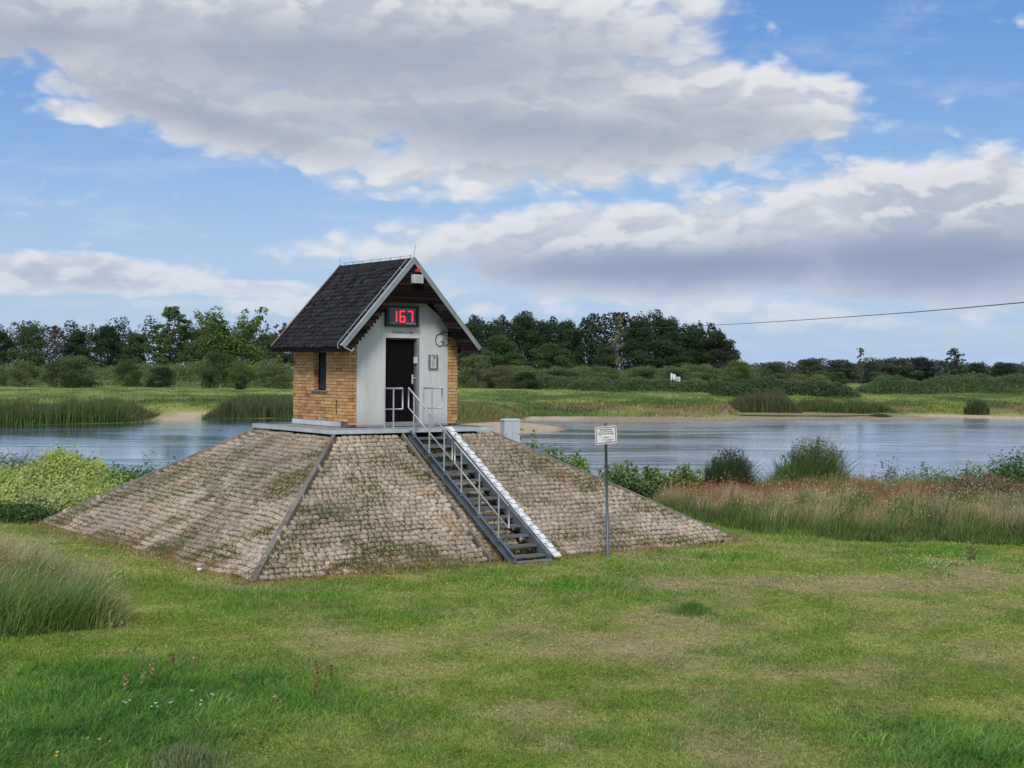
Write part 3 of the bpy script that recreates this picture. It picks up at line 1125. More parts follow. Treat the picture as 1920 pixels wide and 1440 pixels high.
    for i in range(19):
        z = wz0 + 0.05 + i * (wz1 - wz0 - .08) / 18
        lv.hexa([(-WH + .13, wv0 + .01, z - .012), (-WH + .16, wv0 + .01, z + .022), (-WH + .16, wv1 - .01, z + .022), (-WH + .13, wv1 - .01, z - .012),
                 (-WH + .133, wv0 + .01, z - .006), (-WH + .163, wv0 + .01, z + .028), (-WH + .163, wv1 - .01, z + .028), (-WH + .133, wv1 - .01, z - .006)], (.7, .7, .75))
    lv.box((-WH + .17, wv0, wz0), (-WH + .19, wv1, wz1), (.2, .2, .2))
    lv.build('louvre', mat('louvre_grey', (0.10, 0.10, 0.105), 0.6, .2, 4, attr=True), wn)
    wf = MB(org)
    wf.box((-WH + .12, wv0, wz0), (-WH + .17, wv0 + .035, wz1))
    wf.box((-WH + .12, wv1 - .035, wz0), (-WH + .17, wv1, wz1))
    wf.box((-WH + .12, wv0 + .035, wz1 - .035), (-WH + .17, wv1 - .035, wz1))
    wf.build('frame', M['boards'], wn)
    si = MB(org)
    si.box((-WH - .06, wv0 - .08, wz0 - .04), (-WH + .15, wv1 + .08, wz0 - .005), (.5, .45, .42))
    si.build('sill', M['zinc'], wn, 0.004)
    # roof
    rf = empty('roof', (0, 0, 0))
    rf.parent = root
    sb = MB(org)
    th = 0.09
    for sgn in (-1, 1):
        p = [(sgn * WR, V0 + .02, E), (0, V0 + .02, A), (0, V0 + .02, A - th * 1.5), (sgn * WR, V0 + .02, E - th)]
        sb.prism(p if sgn > 0 else p[::-1], (0, V1 - V0 - .04, 0))
    sb.build('roof_deck', M['boards'], rf)
    tl = MB(org)
    Ls = math.hypot(WR, A - E)
    ex, tw = 0.135, 0.215
    rows = int(Ls / ex) + 1
    for sgn in (-1, 1):
        down = Vector((sgn * WR, 0, E - A)).normalized()
        nrm = Vector((sgn * (A - E), 0, WR)).normalized()
        for r in range(rows):
            bot = min((r + 1) * ex + 0.03, Ls + 0.035)
            topd = max(bot - 0.22, 0.0)
            s = V0 + 0.05 - (0.5 if r % 2 else 0) * tw
            while s < V1 - 0.05:
                a, b = max(s + .003, V0 + .03), min(s + tw - .003, V1 - .03)
                s += tw
                if b - a < .03:
                    continue
                w_ = b - a
                lift = 0.028 + random.uniform(-.004, .010)
                sk = random.uniform(-.004, .008)
                P0 = Vector((0, 0, A))

                def pt(v, dd, h):
                    return P0 + down * dd + Vector((0, v, 0)) + nrm * h
                cham = 0.055
                drop = random.uniform(-.006, .006)
                up_h = 0.004
                ring = [(a, topd, up_h), (a, bot - cham + drop, lift + sk), (a + w_ * .30, bot + drop, lift + sk), (a + w_ * .70, bot + drop, lift), (b, bot - cham + drop, lift), (b, topd, up_h)]
                top = [pt(*q) for q in ring]
                lowr = [pt(q[0], q[1], max(q[2] - 0.012, 0.001)) for q in ring]
                g = max(.4, random.gauss(1.05, .28)) * (1.5 if random.random() < .1 else 1)
                base = [0.95 * g, 0.97 * g, 1.02 * g]
                if random.random() < .12:
                    base = [1.15 * g, 1.0 * g, .9 * g]
                o_ = sgn < 0
                f_top = tuple(range(6)) if not o_ else tuple(reversed(range(6)))
                tl.add(top + lowr, [f_top, (1, 2, 8, 7), (2, 3, 9, 8), (3, 4, 10, 9), (0, 1, 7, 6), (4, 5, 11, 10)], base)
    tl.build('slates', M['slate'], rf)
    rc = MB(org)
    for i in range(7):
        a = V0 + .03 + (V1 - V0 - .06) * i / 7
        b = V0 + .03 + (V1 - V0 - .06) * (i + 1) / 7 + .02
        g = random.uniform(.8, 1.1)
        for sgn in (-1, 1):
            q = [(0, a, A + .035), (sgn * .16, a, A + .035 - .16 * sl), (sgn * .16, b, A + .028 - .16 * sl), (0, b, A + .028)]
            rc.prism(q, (0, 0, .014), (g, g, g))
    rc.build('ridge_cap', M['slate'], rf)
    # front verge: light metal bargeboards; rear verge: narrow brown trim
    for sgn in (-1, 1):
        vb = MB(org)
        n_ = Vector((sgn * (A - E), 0, WR)).normalized()
        d_ = Vector((sgn * WR, 0, E - A)).normalized()
        P0, P1 = Vector((0, V0, A + .03)), Vector((sgn * WR, V0, E + .03)) + d_ * .02
        face = [P0 + Vector((0, 0, .02)), P1 + n_ * .015, P1 - n_ * .08, P0 - Vector((0, 0, .13))]
        vb.prism(face if sgn < 0 else face[::-1], (0, -.022, 0), (.72, .72, .72))
        capf = [P0 + Vector((0, -.03, .022)), P1 + n_ * .017 + Vector((0, -.03, 0)), P1 + n_ * .017 + Vector((0, .07, 0)), P0 + Vector((0, .07, .022))]
        vb.prism(capf, (0, 0, .012), (.9, .9, .92))
        vb.build('bargeboard', M['zinc'], rf)
        rb = MB(org)
        P0, P1 = Vector((0, V1, A + .03)), Vector((sgn * WR, V1, E + .03)) + d_ * .02
        face = [P0 + Vector((0, 0, .03)), P1 + n_ * .03, P1 - n_ * .07, P0 - Vector((0, 0, .11))]
        rb.prism(face, (0, .025, 0))
        capf = [P0 + Vector((0, -.04, .032)), P1 + n_ * .032 + Vector((0, -.04, 0)), P1 + n_ * .032 + Vector((0, .03, 0)), P0 + Vector((0, .03, .032))]
        rb.prism(capf, (0, 0, .012))
        rb.build('rear_verge_trim', M['copper'], rf)
        ev = MB(org)
        ev.bar((sgn * (WR + .012), V0 + .0, E - .045), (sgn * (WR + .012), V1, E - .045), .02, .11)
        ev.build('eave_board', M['boards'], rf)
        so_ = MB(org)
        so_.prism([(sgn * (WH + .02), V0 + .03, roof_z(WH) - .20), (sgn * (WR - .01), V0 + .03, E - .10), (sgn * (WR - .01), V1 - .03, E - .10), (sgn * (WH + .02), V1 - .03, roof_z(WH) - .20)], (0, 0, .012))
        so_.build('soffit', M['boards'], rf)
    # lapped dark boards in the gable, their inner ends stepped
    gb = MB(org)
    z, hb = E - .10, 0.082
    while z < A - .12:
        zt = min(z + hb, A - .1)
        o_u = max((A - z) / sl - .04, .02)
        o_t = max((A - zt) / sl - .04, .02)
        segs = []
        if z < 2.87:
            li = -(0.70 + max(2.74 - z, 0) * .93)
            ri = 0.56 + max(2.84 - z, 0) * .72
            if z > 2.76:
                li = -.62
            segs = [(-o_u, li, -o_t, li), (ri, o_u, ri, o_t)]
            segs = [s_ for s_ in segs if s_[1] - s_[0] > .02]
        else:
            segs = [(-o_u, o_u, -o_t, o_t)]
        for (a, b, a2, b2) in segs:
            a2, b2 = max(a2, a), min(b2, b)
            g = random.choice((.5, .8, 1.2, 2.0, 3.0))
            y0, y1 = V0 + .012, V0 + .035
            gb.hexa([(a, y0 - .012, z), (b, y0 - .012, z), (b, y1, z), (a, y1, z), (a2, y0, zt + .012), (b2, y0, zt + .012), (b2, y1, zt + .012), (a2, y1, zt + .012)], (g, g * .95, g * .92))
        z += hb
    gb.build('gable_boards', M['boards'], root)
    # water level display
    dp = MB(org)
    x0, x1, z0, z1 = -0.559, 0.324, 2.345, 2.845
    dp.box((x0, -.105, z0), (x1, -.016, z1))
    for (a, b, c, e) in ((x0, x1, z0, z0 + .062), (x0, x1, z1 - .062, z1), (x0, x0 + .07, z0 + .062, z1 - .062), (x1 - .07, x1, z0 + .062, z1 - .062)):
        dp.box((a, -.135, c), (b, -.105, e))
    disp = dp.build('level_display', M['black'], root)
    sc = MB(org)
    sc.box((x0 + .07, -.112, z0 + .062), (x1 - .07, -.106, z1 - .062))
    sc.build('screen', M['panel'], disp)
    M['glare'] = mat('screen_glare_paint', (0.25, 0.27, 0.32), 0.5)  # glare on the screen, painted as three pale strips
    for q0, q1 in (((x0 + .075, -.116, z1 - .088), (x1 - .075, -.113, z1 - .066)), ((x0 + .50, -.116, z0 + .066), (x1 - .075, -.113, z0 + .098)),
                   ((x0 + .075, -.116, z0 + .080), (x0 + .25, -.113, z0 + .095))):
        sx = MB(org)
        sx.box(q0, q1)
        sx.build('painted_glare', M['glare'], disp)
    # seven segment digits: 1 6 7
    SEG = {'1': 'bc', '6': 'acdefg', '7': 'abc'}
    for ch, cx in (('1', -.356), ('6', -.132), ('7', .082)):
        dg = MB(org)
        w_, h_, t_ = .062, .125, .021
        cz = 2.588
        def bar_(p, q):
            dg.tube([(p[0], -.128, p[1]), (q[0], -.128, q[1])], t_, 8)
        pts = {'a': ((-w_, h_), (w_, h_)), 'b': ((w_, h_), (w_, 0)), 'c': ((w_, 0), (w_, -h_)), 'd': ((-w_, -h_), (w_, -h_)),
               'e': ((-w_, 0), (-w_, -h_)), 'f': ((-w_, h_), (-w_, 0)), 'g': ((-w_, 0), (w_, 0))}
        for s_ in SEG[ch]:
            (ax, az_), (bx, bz_) = pts[s_]
            bar_((cx + ax, cz + az_), (cx + bx, cz + bz_))
        dg.build('digit', M['led'], disp)
    text_mesh('- PN 30,03 m ü. NN -', .072, M['ink'], root, (-.055, -.019, 2.19), 'level_lettering', org, bold=.0012)
    # red lamp and white box high in the gable
    lm = MB(org)
    lm.box((.028, V0 - .10, 3.625), (.118, V0 - .0, 3.705))
    lm.build('warning_lamp', M['lamp'], root, 0.008)
    wb = MB(org)
    wb.box((-.078, V0 - .13, 3.362), (.18, V0 + .0, 3.562))
    box_ = wb.build('louvred_box', M['boxgrey'], root, 0.006)
    gr = MB(org)
    for i in range(6):
        gr.box((-.05 + i * .035, V0 - .136, 3.385), (-.035 + i * .035, V0 - .131, 3.54))
    gr.build('grille', M['galv'], box_)
    # information board right of the door
    ib = MB(org)
    ib.box((.665, -.05, 1.355), (.915, -.016, 1.70), (.35, .38, .40))
    ib.box((.665, -.058, 1.355), (.70, -.05, 1.70), (.5, .53, .55))
    ib.box((.885, -.058, 1.355), (.915, -.05, 1.70), (.3, .32, .34))
    ibo = ib.build('information_board', M['zinc'], root)
    ip = MB(org)
    ip.box((.715, -.055, 1.375), (.87, -.051, 1.68), (.62, .63, .64))
    pn = ip.build('notice_sheet', mat('paper', (0.9, 0.9, 0.9), 0.6, 0.05, 4, attr=True), ibo)
    em = MB(org)
    em.tube([(.76, -.058, 1.665), (.80, -.058, 1.655), (.835, -.058, 1.63), (.80, -.058, 1.61), (.77, -.058, 1.60)], .009, 6)
    em.tube([(.835, -.058, 1.665), (.83, -.058, 1.62)], .008, 6)
    for i in range(7):
        em.box((.74, -.057, 1.55 - i * .024), (.845 - .02 * (i % 3), -.0555, 1.557 - i * .024))
    em.build('print', M['black'], pn)
    # cable loops with small sensor box by the right corner
    cb = MB(org)
    def arc(cx, cz, r_, a0, a1, n=14, sy=1.0):
        return [(cx + math.cos(a0 + (a1 - a0) * i / n) * r_, -.03, cz + math.sin(a0 + (a1 - a0) * i / n) * r_ * sy) for i in range(n + 1)]
    cb.tube(arc(.985, 2.06, .13, R(60), R(345), sy=1.15), .009, 6)
    cb.tube(arc(1.15, 2.04, .085, R(200), R(395), sy=1.3), .009, 6)
    cb.tube([(1.0, -.03, 2.235), (1.08, -.04, 2.26), (1.2, -.04, 2.235)], .011, 6)
    cb.tube([(1.075, -.03, 2.25), (1.07, -.03, 2.0), (1.10, -.03, 1.97)], .008, 6)
    cbo = cb.build('hanging_cable', M['ink'], root)
    sb2 = MB(org)
    sb2.box((1.0, -.05, 2.03), (1.07, -.017, 2.17))
    sb2.build('sensor_box', M['boxgrey'], cbo, .005)
    # lightning conductor: rods, ridge wire on holders, verge wire
    lc = MB(org)
    lc.tube([(0, V0 + .03, A + .06), (.035, V0 - .02, A + .36)], .008, 6)
    lc.tube([(0, V1 - .05, A + .05), (-.03, V1 - .02, A + .27)], .008, 6)
    lc.tube([(0, V0 + .1, A + .10), (0, 1.4, A + .095), (0, V1 - .15, A + .10)], .006, 6)
    for i in range(8):
        v = V0 + .18 + i * (V1 - V0 - .4) / 7
        lc.tube([(0, v, A + .03), (0, v, A + .115)], .012, 6)
    d_ = Vector((-WR, 0, E - A)).normalized()
    n_ = Vector((-(A - E), 0, WR)).normalized()
    for sgn in (-1,):
        q = [Vector((0, V0 + .17, A)) + d_ * k_ + n_ * .075 for k_ in (0.05, .8, 1.6, 2.4, Ls - .02)]
        lc.tube(q + [q[-1] + Vector((0, -.03, -.09)), q[-1] + Vector((.08, -.08, -.12))], .008, 6)
        for k_ in (.35, 1.0, 1.7, 2.4):
            lc.tube([Vector((0, V0 + .17, A)) + d_ * k_ + n_ * .0, Vector((0, V0 + .17, A)) + d_ * k_ + n_ * .095], .014, 6)
    e_ = Vector((-WR, V0 + .12, E))
    lc.tube([e_ + Vector((.02, .02, .06)), e_ + Vector((.06, -.12, -.02)), e_ + Vector((.22, -.16, -.10)), e_ + Vector((.3, -.1, -.02))], .016, 8)
    lc.build('lightning_conductor', M['galv'], root)
    # small hooks and cable on the left wall
    hk = MB(org)
    hk.tube([(-WH - .03, 2.32, 1.86), (-WH - .05, 2.30, 1.78), (-WH - .05, 2.2, 1.74), (-WH - .03, 2.12, 1.80), (-WH - .03, 2.2, 1.87)], .011, 6)
    hk.build('wall_cable', M['black'], root)
    ds = MB(org)
    ds.tube([(-WH - .03, .50, .30), (-WH - .03, .47, .36), (-WH - .028, .50, .45), (-WH - .022, .49, .62)], .009, 6)
    ds.build('hook', M['black'], root)
    # inner roof filling so no light shows under the gable
    ce_ = MB(org)
    ce_.box((-WH + .02, .02, top_side - .02), (WH - .02, DP - .02, top_side + .01))
    ce_.build('ceiling', M['boards'], root)
    gp = MB(org)
    gp.prism([(-WH, .03, top_side), (WH, .03, top_side), (0.02, .03, A - .16), (-.02, .03, A - .16)], (0, .12, 0))
    gp.build('inner_gable', M['boards'], root)


build_hut()


# ------------------------------------------------------------------ stair, rails, staff gauge
def zj(j):
    return 0.147 - 0.1758 * j


def vj(j):
    return -0.80 - 0.293 * j


def build_stair():
    org = (-0.1, vj(15.4), BZ)
    root = empty('steel_stair', W(*org), TH, 'open steel staircase running down the front of the stone mound', 'stairs')
    U0, U1 = -0.50, 0.31
    for j in range(2, 16):
        t = MB(org)
        v, z = vj(j), zj(j)
        t.box((U0, v, z - .035), (U1, v + .235, z))
        t.box((U0, v - .006, z - .045), (U1, v, z - .001))
        t.build('tread', M['tread'], root)
    slope = Vector((0, -0.293, -0.1758)).normalized()
    for k, (a, b) in enumerate(((U0 - .075, U0 - .012), (U1 + .012, U1 + .075))):
        s = MB(org)
        web = b if k == 0 else a
        jt, jb = 1.2, 15.25
        P = [Vector((0, vj(jt), zj(jt) + .045)), Vector((0, vj(jb), zj(jb) + .045))]
        up = Vector((0, 0, 1))
        off = Vector((0, 0, -.20))
        # web plate
        wa = Vector((web, 0, 0))
        s.prism([P[0] + wa, P[1] + wa, P[1] + wa + off, P[0] + wa + off], (-.008 if k == 0 else .008, 0, 0))
        for o_, hh in ((Vector((0, 0, .004)), .012), (off + Vector((0, 0, -.004)), .012)):
            q0, q1 = P[0] + o_, P[1] + o_
            s.hexa([Vector((a, q0.y, q0.z - hh / 2)), Vector((b, q0.y, q0.z - hh / 2)), Vector((b, q1.y, q1.z - hh / 2)), Vector((a, q1.y, q1.z - hh / 2)),
                    Vector((a, q0.y, q0.z + hh / 2)), Vector((b, q0.y, q0.z + hh / 2)), Vector((b, q1.y, q1.z + hh / 2)), Vector((a, q1.y, q1.z + hh / 2))])
        # level piece tying into the platform
        s.box((a, vj(jt), zj(jt) - .155), (b, -.98, zj(jt) + .05))
        # foot
        s.box((a + .005, vj(15.25) - .06, BZ), (b - .005, vj(15.25) + .0, zj(15.25) + .04))
        if k == 0:
            for j in range(1, 16):
                c = Vector((a + .045, vj(j + .3), zj(j + .3) - .04))
                s.tube([c, c + Vector((-.012, 0, 0))], .014, 6)
        s.build('stringer', M['steel'], root)
    # handrail: two framed sections over the left stringer
    hu = U0 - .04

    def rp(j, h):
        return Vector((hu, vj(j), zj(j) + h))
    sect = [(1.0, 7.25, (1.8, 4.05, 6.15)), (7.6, 14.55, (8.5, 10.85, 13.3))]
    for (j0, j1, posts) in sect:
        h = MB(org)
        h.tube([rp(j0, .95), rp(j1, .95)], .021, 10)
        h.tube([rp(j0, .50), rp(j1, .50)], .015, 10)
        h.tube([rp(j0, .95), rp(j0, .50)], .017, 10)
        h.tube([rp(j1, .95), rp(j1, .50)], .017, 10)
        ho = h.build('handrail', M['galv'], root, smooth=True)
        for j in posts:
            p = MB(org)
            p.tube([rp(j, -.03), rp(j, .95)], .019, 10)
            p.box((hu - .03, vj(j) - .05, zj(j) + .045), (hu + .03, vj(j) + .05, zj(j) + .058))
            p.build('post', M['galv'], ho)
    sp = MB(org)
    sp.box((U0 - .02, vj(15.4) - .10, BZ - .05), (U1 + .06, vj(15.4) + .30, BZ + .02))
    sp.build('foot_slab', M['concrete'], root)


build_stair()


def build_guard(name, label, ua, ub, up, v, org_u):
    org = (org_u, v, 0)
    root = empty('guard_rail', W(*org), TH, label, 'railing', 'guard rails at the stair head')
    f = MB(org)
    zt, zb = .91, .44
    f.tube([(ua, v, zt), (ub, v, zt)], .02, 8)
    f.tube([(ua, v, zb), (ub, v, zb)], .016, 8)
    f.tube([(ub, v, zt), (ub, v, zb)], .02, 8)
    f.build('rail_frame', M['galv'], root, smooth=True)
    for u in (ua, up):
        p = MB(org)
        p.tube([(u, v, -.0), (u, v, zt)], .019, 8)
        p.box((u - .05, v - .05, .009), (u + .05, v + .05, .018))
        p.build('post', M['galv'], root)


build_guard('guard_rail', 'short steel guard rail left of the stair head, before the dark door', -1.165, -.69, -.93, -1.08, -.95)
build_guard('guard_rail', 'short steel guard rail right of the stair head, before the white wall', 0.16, .675, .40, -.62, .4)


def build_staff():
    org = (.5, vj(15.6), BZ)
    root = empty('staff_gauge', W(*org), TH, 'long white staff gauge with black markings lying along the right of the stair', 'gauge')
    j0, j1 = 1.35, 15.65
    a, b = .405, .585
    h = .115
    m = MB(org)
    P0, P1 = Vector((0, vj(j0), zj(j0) + h)), Vector((0, vj(j1), zj(j1) + h - .02))
    m.hexa([Vector((a, P0.y, P0.z - .03)), Vector((b, P0.y, P0.z - .03)), Vector((b, P1.y, P1.z - .03)), Vector((a, P1.y, P1.z - .03)),
            Vector((a, P0.y, P0.z)), Vector((b, P0.y, P0.z)), Vector((b, P1.y, P1.z)), Vector((a, P1.y, P1.z))])
    m.build('gauge_board', M['white'], root)
    mk = MB(org)
    d = (P1 - P0)
    L = d.length
    d.normalize()
    n = Vector((0, -d.z, d.y))
    if n.z < 0:
        n = -n

    def plate(s0, s1, x0, x1):
        q = [P0 + d * s0, P0 + d * s1]
        mk.hexa([Vector((x0, p.y, p.z)) + n * hh for hh, p, x0, x1 in ()] or
                [Vector((x0, q[0].y, q[0].z)) + n * .001, Vector((x1, q[0].y, q[0].z)) + n * .001, Vector((x1, q[1].y, q[1].z)) + n * .001, Vector((x0, q[1].y, q[1].z)) + n * .001,
                 Vector((x0, q[0].y, q[0].z)) + n * .004, Vector((x1, q[0].y, q[0].z)) + n * .004, Vector((x1, q[1].y, q[1].z)) + n * .004, Vector((x0, q[1].y, q[1].z)) + n * .004])
    s = .05
    k = 0
    while s < L - .25:
        # comb shaped decimetre marks, alternately on either edge, and a number stroke between
        for i in range(3):
            if k % 2 == 0:
                plate(s + i * .052, s + i * .052 + .020, a + .003, a + .045)
            else:
                plate(s + i * .052, s + i * .052 + .020, b - .045, b - .003)
        plate(s + .150, s + .158, a + .003, b - .003)
        s += .158
        k += 1
    mk.build('scale_markings', M['black'], root)
    # numerals along the board
    ang = math.atan2(d.z, -d.y)
    sl = math.atan2(-(P1 - P0).z, -(P1 - P0).y)
    for i in range(1, 9):
        cu = bpy.data.curves.new('n', 'FONT')
        cu.body = str(9 - i)
        cu.size = .075
        cu.align_x = 'CENTER'
        cu.extrude = .001
        tmp = bpy.data.objects.new('tmp', cu)
        me = bpy.data.meshes.new_from_object(tmp)
        bpy.data.objects.remove(tmp)
        bpy.data.curves.remove(cu)
        c = P0 + d * (L * (i - .4) / 8.4)
        me.transform(Matrix.Rotation(sl, 4, 'X'))
        o = link('numeral', me, M['black'], root)
        o.location = Vector(((a + b) / 2, c.y, c.z)) + n * .0045 - Vector(org)


build_staff()


def build_sign():
    x, y = 2.06, 30.46
    root = empty('warning_sign', (x, y, 0), 0, 'white rectangular warning sign with red border on a leaning grey post', 'sign')
    p = MB()
    p.tube([(0, 0, -.1), (-.075, 0, 2.82)], .030, 10)
    p.tube([(-.075, 0, 2.80), (-.0755, 0, 2.845)], .034, 10)
    p.build('post', M['pole'], root, smooth=True)
    bd = empty('board', (-.065, -.036, 2.60))
    bd.parent = root
    bd.rotation_euler = (0, R(-4.2), R(16))

    def rrect(w, h, r, y_, th, name, mt, par):
        m = MB()
        pts = []
        for (cx, cz, a0) in ((w / 2 - r, h / 2 - r, 0), (-w / 2 + r, h / 2 - r, 90), (-w / 2 + r, -h / 2 + r, 180), (w / 2 - r, -h / 2 + r, 270)):
            for i in range(5):
                a = R(a0 + i * 22.5)
                pts.append((cx + r * math.cos(a), y_, cz + r * math.sin(a)))
        m.prism(pts, (0, th, 0))
        return m.build(name, mt, par)
    w, h = .485, .375
    rrect(w, h, .03, 0, .004, 'plate', M['white'], bd)
    fr = MB()
    iw, ih, t = w - .036, h - .036, .018
    for (a, b, c, d) in ((-iw / 2, iw / 2, ih / 2 - t, ih / 2), (-iw / 2, iw / 2, -ih / 2, -ih / 2 + t), (-iw / 2, -iw / 2 + t, -ih / 2 + t, ih / 2 - t), (iw / 2 - t, iw / 2, -ih / 2 + t, ih / 2 - t)):
        fr.box((a, -.0025, c), (b, 0.0, d))
    fr.build('red_border', M['red'], bd)
    lines = [('Betriebsgelände', .042, 0.0, .105, 'CENTER'), ('Jedes unbefugte widerrechtliche', .024, 0, .066, 'CENTER'), ('Betreten und Benutzen', .038, 0, .022, 'CENTER'),
             ('verboten', .036, 0, -.058, 'CENTER'), ('Das Wasser- und Schifffahrtsamt', .020, .03, -.105, 'CENTER'), ('Der Amtsvorstand', .018, .06, -.132, 'CENTER')]
    for (s, sz, lx, lz, al) in lines:
        text_mesh(s, sz, M['ink'], bd, (lx, -.003, lz), 'lettering', (0, 0, 0), al, bold=.0006)
    for cx, cz in ((-.13, -.008), (.14, .008)):
        sc = MB()
        sc.tube([(cx, .0, cz), (cx, -.006, cz)], .009, 8)
        sc.build('screw', M['ink'], bd)


build_sign()


def build_cabinet():
    u, v = 2.88, -.33
    org = (u, v, -.95)
    root = empty('electric_cabinet', W(*org), TH - R(14), 'pale blue grey two door utility cabinet on the right edge of the mound', 'cabinet')
    m = MB()
    # local frame: centred
    zb, zt = -.1, 1.075
    m.box((-.22, -.14, zb), (.20, .14, zt - .03))
    m.build('body', M['cabinet'], root, .006)
    l = MB()
    l.box((-.235, -.155, zt - .028), (.215, .155, zt))
    l.hexa([(-.225, -.145, zt), (.205, -.145, zt), (.205, .145, zt), (-.225, .145, zt), (-.19, -.11, zt + .02), (.17, -.11, zt + .02), (.17, .11, zt + .02), (-.19, .11, zt + .02)])
    l.build('lid', M['cabinet'], root, .004)
    for (a, b) in ((-.215, -.015), (-.005, .195)):
        d = MB()
        d.box((a, -.152, .2), (b, -.1405, zt - .045))
        do = d.build('door', M['cabinet'], root, .004)
        k = MB()
        k.tube([(a + .03 if a < -.1 else b - .03, -.165, .72), (a + .03 if a < -.1 else b - .03, -.15, .72)], .014, 8)
        k.build('lock', M['ink'], do)


build_cabinet()

# ------------------------------------------------------------------ vegetation builders
def leaf_cards(P, N, size, cols, r, aspect=0.55, jitter=0.8):
    """one rhombic leaf (or spray of leaves) per point"""
    n = len(P)
    N = N + r.normal(0, jitter, (n, 3))
    N /= np.linalg.norm(N, axis=1)[:, None] + 1e-9
    T = r.normal(0, 1, (n, 3))
    T -= (T * N).sum(1)[:, None] * N
    T /= np.linalg.norm(T, axis=1)[:, None] + 1e-9
    B = np.cross(N, T)
    s = (size * r.uniform(0.65, 1.35, n))[:, None]
    V = np.stack([P - T * s * .5, P - B * s * .5 * aspect, P + T * s * .5, P + B * s * .5 * aspect], 1).reshape(-1, 3)
    return V, np.repeat(cols[:, None, :], 4, 1).reshape(-1, 3)


def crown_points(r, kind, n):
    """points and outward normals through a crown that fills the unit box (radius .5, height 0..1)"""
    lobes = []
    if kind == 'round':        # willow bush, foliage to the ground
        for i in range(44):
            a, h = r.uniform(0, 2 * np.pi), r.uniform(0.0, 0.92) ** 1.15
            rr = 0.40 * math.sqrt(max(0.05, 1 - (max(h - .25, 0) / .72) ** 2)) * r.uniform(.55, 1)
            lobes.append((rr * math.cos(a), rr * math.sin(a), 0.03 + h * .82, r.uniform(.11, .20), r.uniform(.09, .15)))
    elif kind == 'oak':        # broad domed forest tree
        for i in range(52):
            a, h = r.uniform(0, 2 * np.pi), r.uniform(0.10, 0.95)
            k = (h - .18) / .77
            rr = 0.43 * math.sqrt(max(0.03, 1 - (k * 1.05 - .25) ** 2 / .75)) * r.uniform(.3, 1)
            lobes.append((rr * math.cos(a), rr * math.sin(a), h * .93, r.uniform(.10, .18), r.uniform(.06, .11)))
    elif kind == 'tall':       # loose poplar or ash with sprays reaching out
        for i in range(120):
            a, h = r.uniform(0, 2 * np.pi), r.uniform(0.04, 0.98)
            rr = 0.43 * max(.02, 1 - h ** 2.4) ** .55 * r.uniform(.05, 1) ** .6 * (1 + .25 * math.sin(a * 3 + h * 9))
            k = 1.15 - .6 * h
            lobes.append((rr * math.cos(a), rr * math.sin(a), h * .96, r.uniform(.045, .10) * k, r.uniform(.03, .055) * k))
    elif kind == 'spread':     # arms reaching up and out, gaps between
        for i in range(13):
            a = i * 2.4 + r.uniform(-.4, .4)
            L = r.uniform(.72, 1)
            for q in (.3, .38, .46, .54, .62, .7, .78, .86, .93, 1.0):
                lobes.append((math.cos(a) * .42 * L * q ** 1.3, math.sin(a) * .42 * L * q ** 1.3, .18 + .76 * q * r.uniform(.92, 1) * L, (.115 - .05 * q) * r.uniform(.7, 1.1), .05))
        for i in range(22):
            a, h = r.uniform(0, 2 * np.pi), r.uniform(.05, .55)
            lobes.append((.27 * math.cos(a), .25 * math.sin(a), h, .17, .13))
    else:                      # sparse: thin half bare crown
        for i in range(46):
            a, h = r.uniform(0, 2 * np.pi), r.uniform(0.3, 0.99)
            rr = 0.42 * r.uniform(.05, 1) * (1.15 - h * .7)
            lobes.append((rr * math.cos(a), rr * math.sin(a), h, r.uniform(.03, .08), r.uniform(.02, .04)))
    lb = np.array(lobes)
    wts = lb[:, 3] ** 2
    idx = r.choice(len(lb), n, p=wts / wts.sum())
    d = r.normal(0, 1, (n, 3))
    d[:, 2] = np.abs(d[:, 2]) * np.where(r.random(n) < .75, 1, -1)
    d /= np.linalg.norm(d, axis=1)[:, None]
    rad = r.uniform(0.35, 1.0, n) ** 0.5 * np.clip(r.normal(1, .16, n), .6, 1.5)
    L = lb[idx]
    P = L[:, :3] + d * np.stack([L[:, 3], L[:, 3], L[:, 4]], -1) * rad[:, None]
    P[:, 2] = np.clip(P[:, 2], 0.005, 1.05)
    lt = r.normal(1.0, 0.13, len(lb))[idx] * r.normal(1, 0.16, n)
    return P, d, lt, lb


KIND_N = {'round': 14000, 'oak': 19000, 'tall': 18000, 'spread': 17000, 'sparse': 3800}
CROWNS = {}


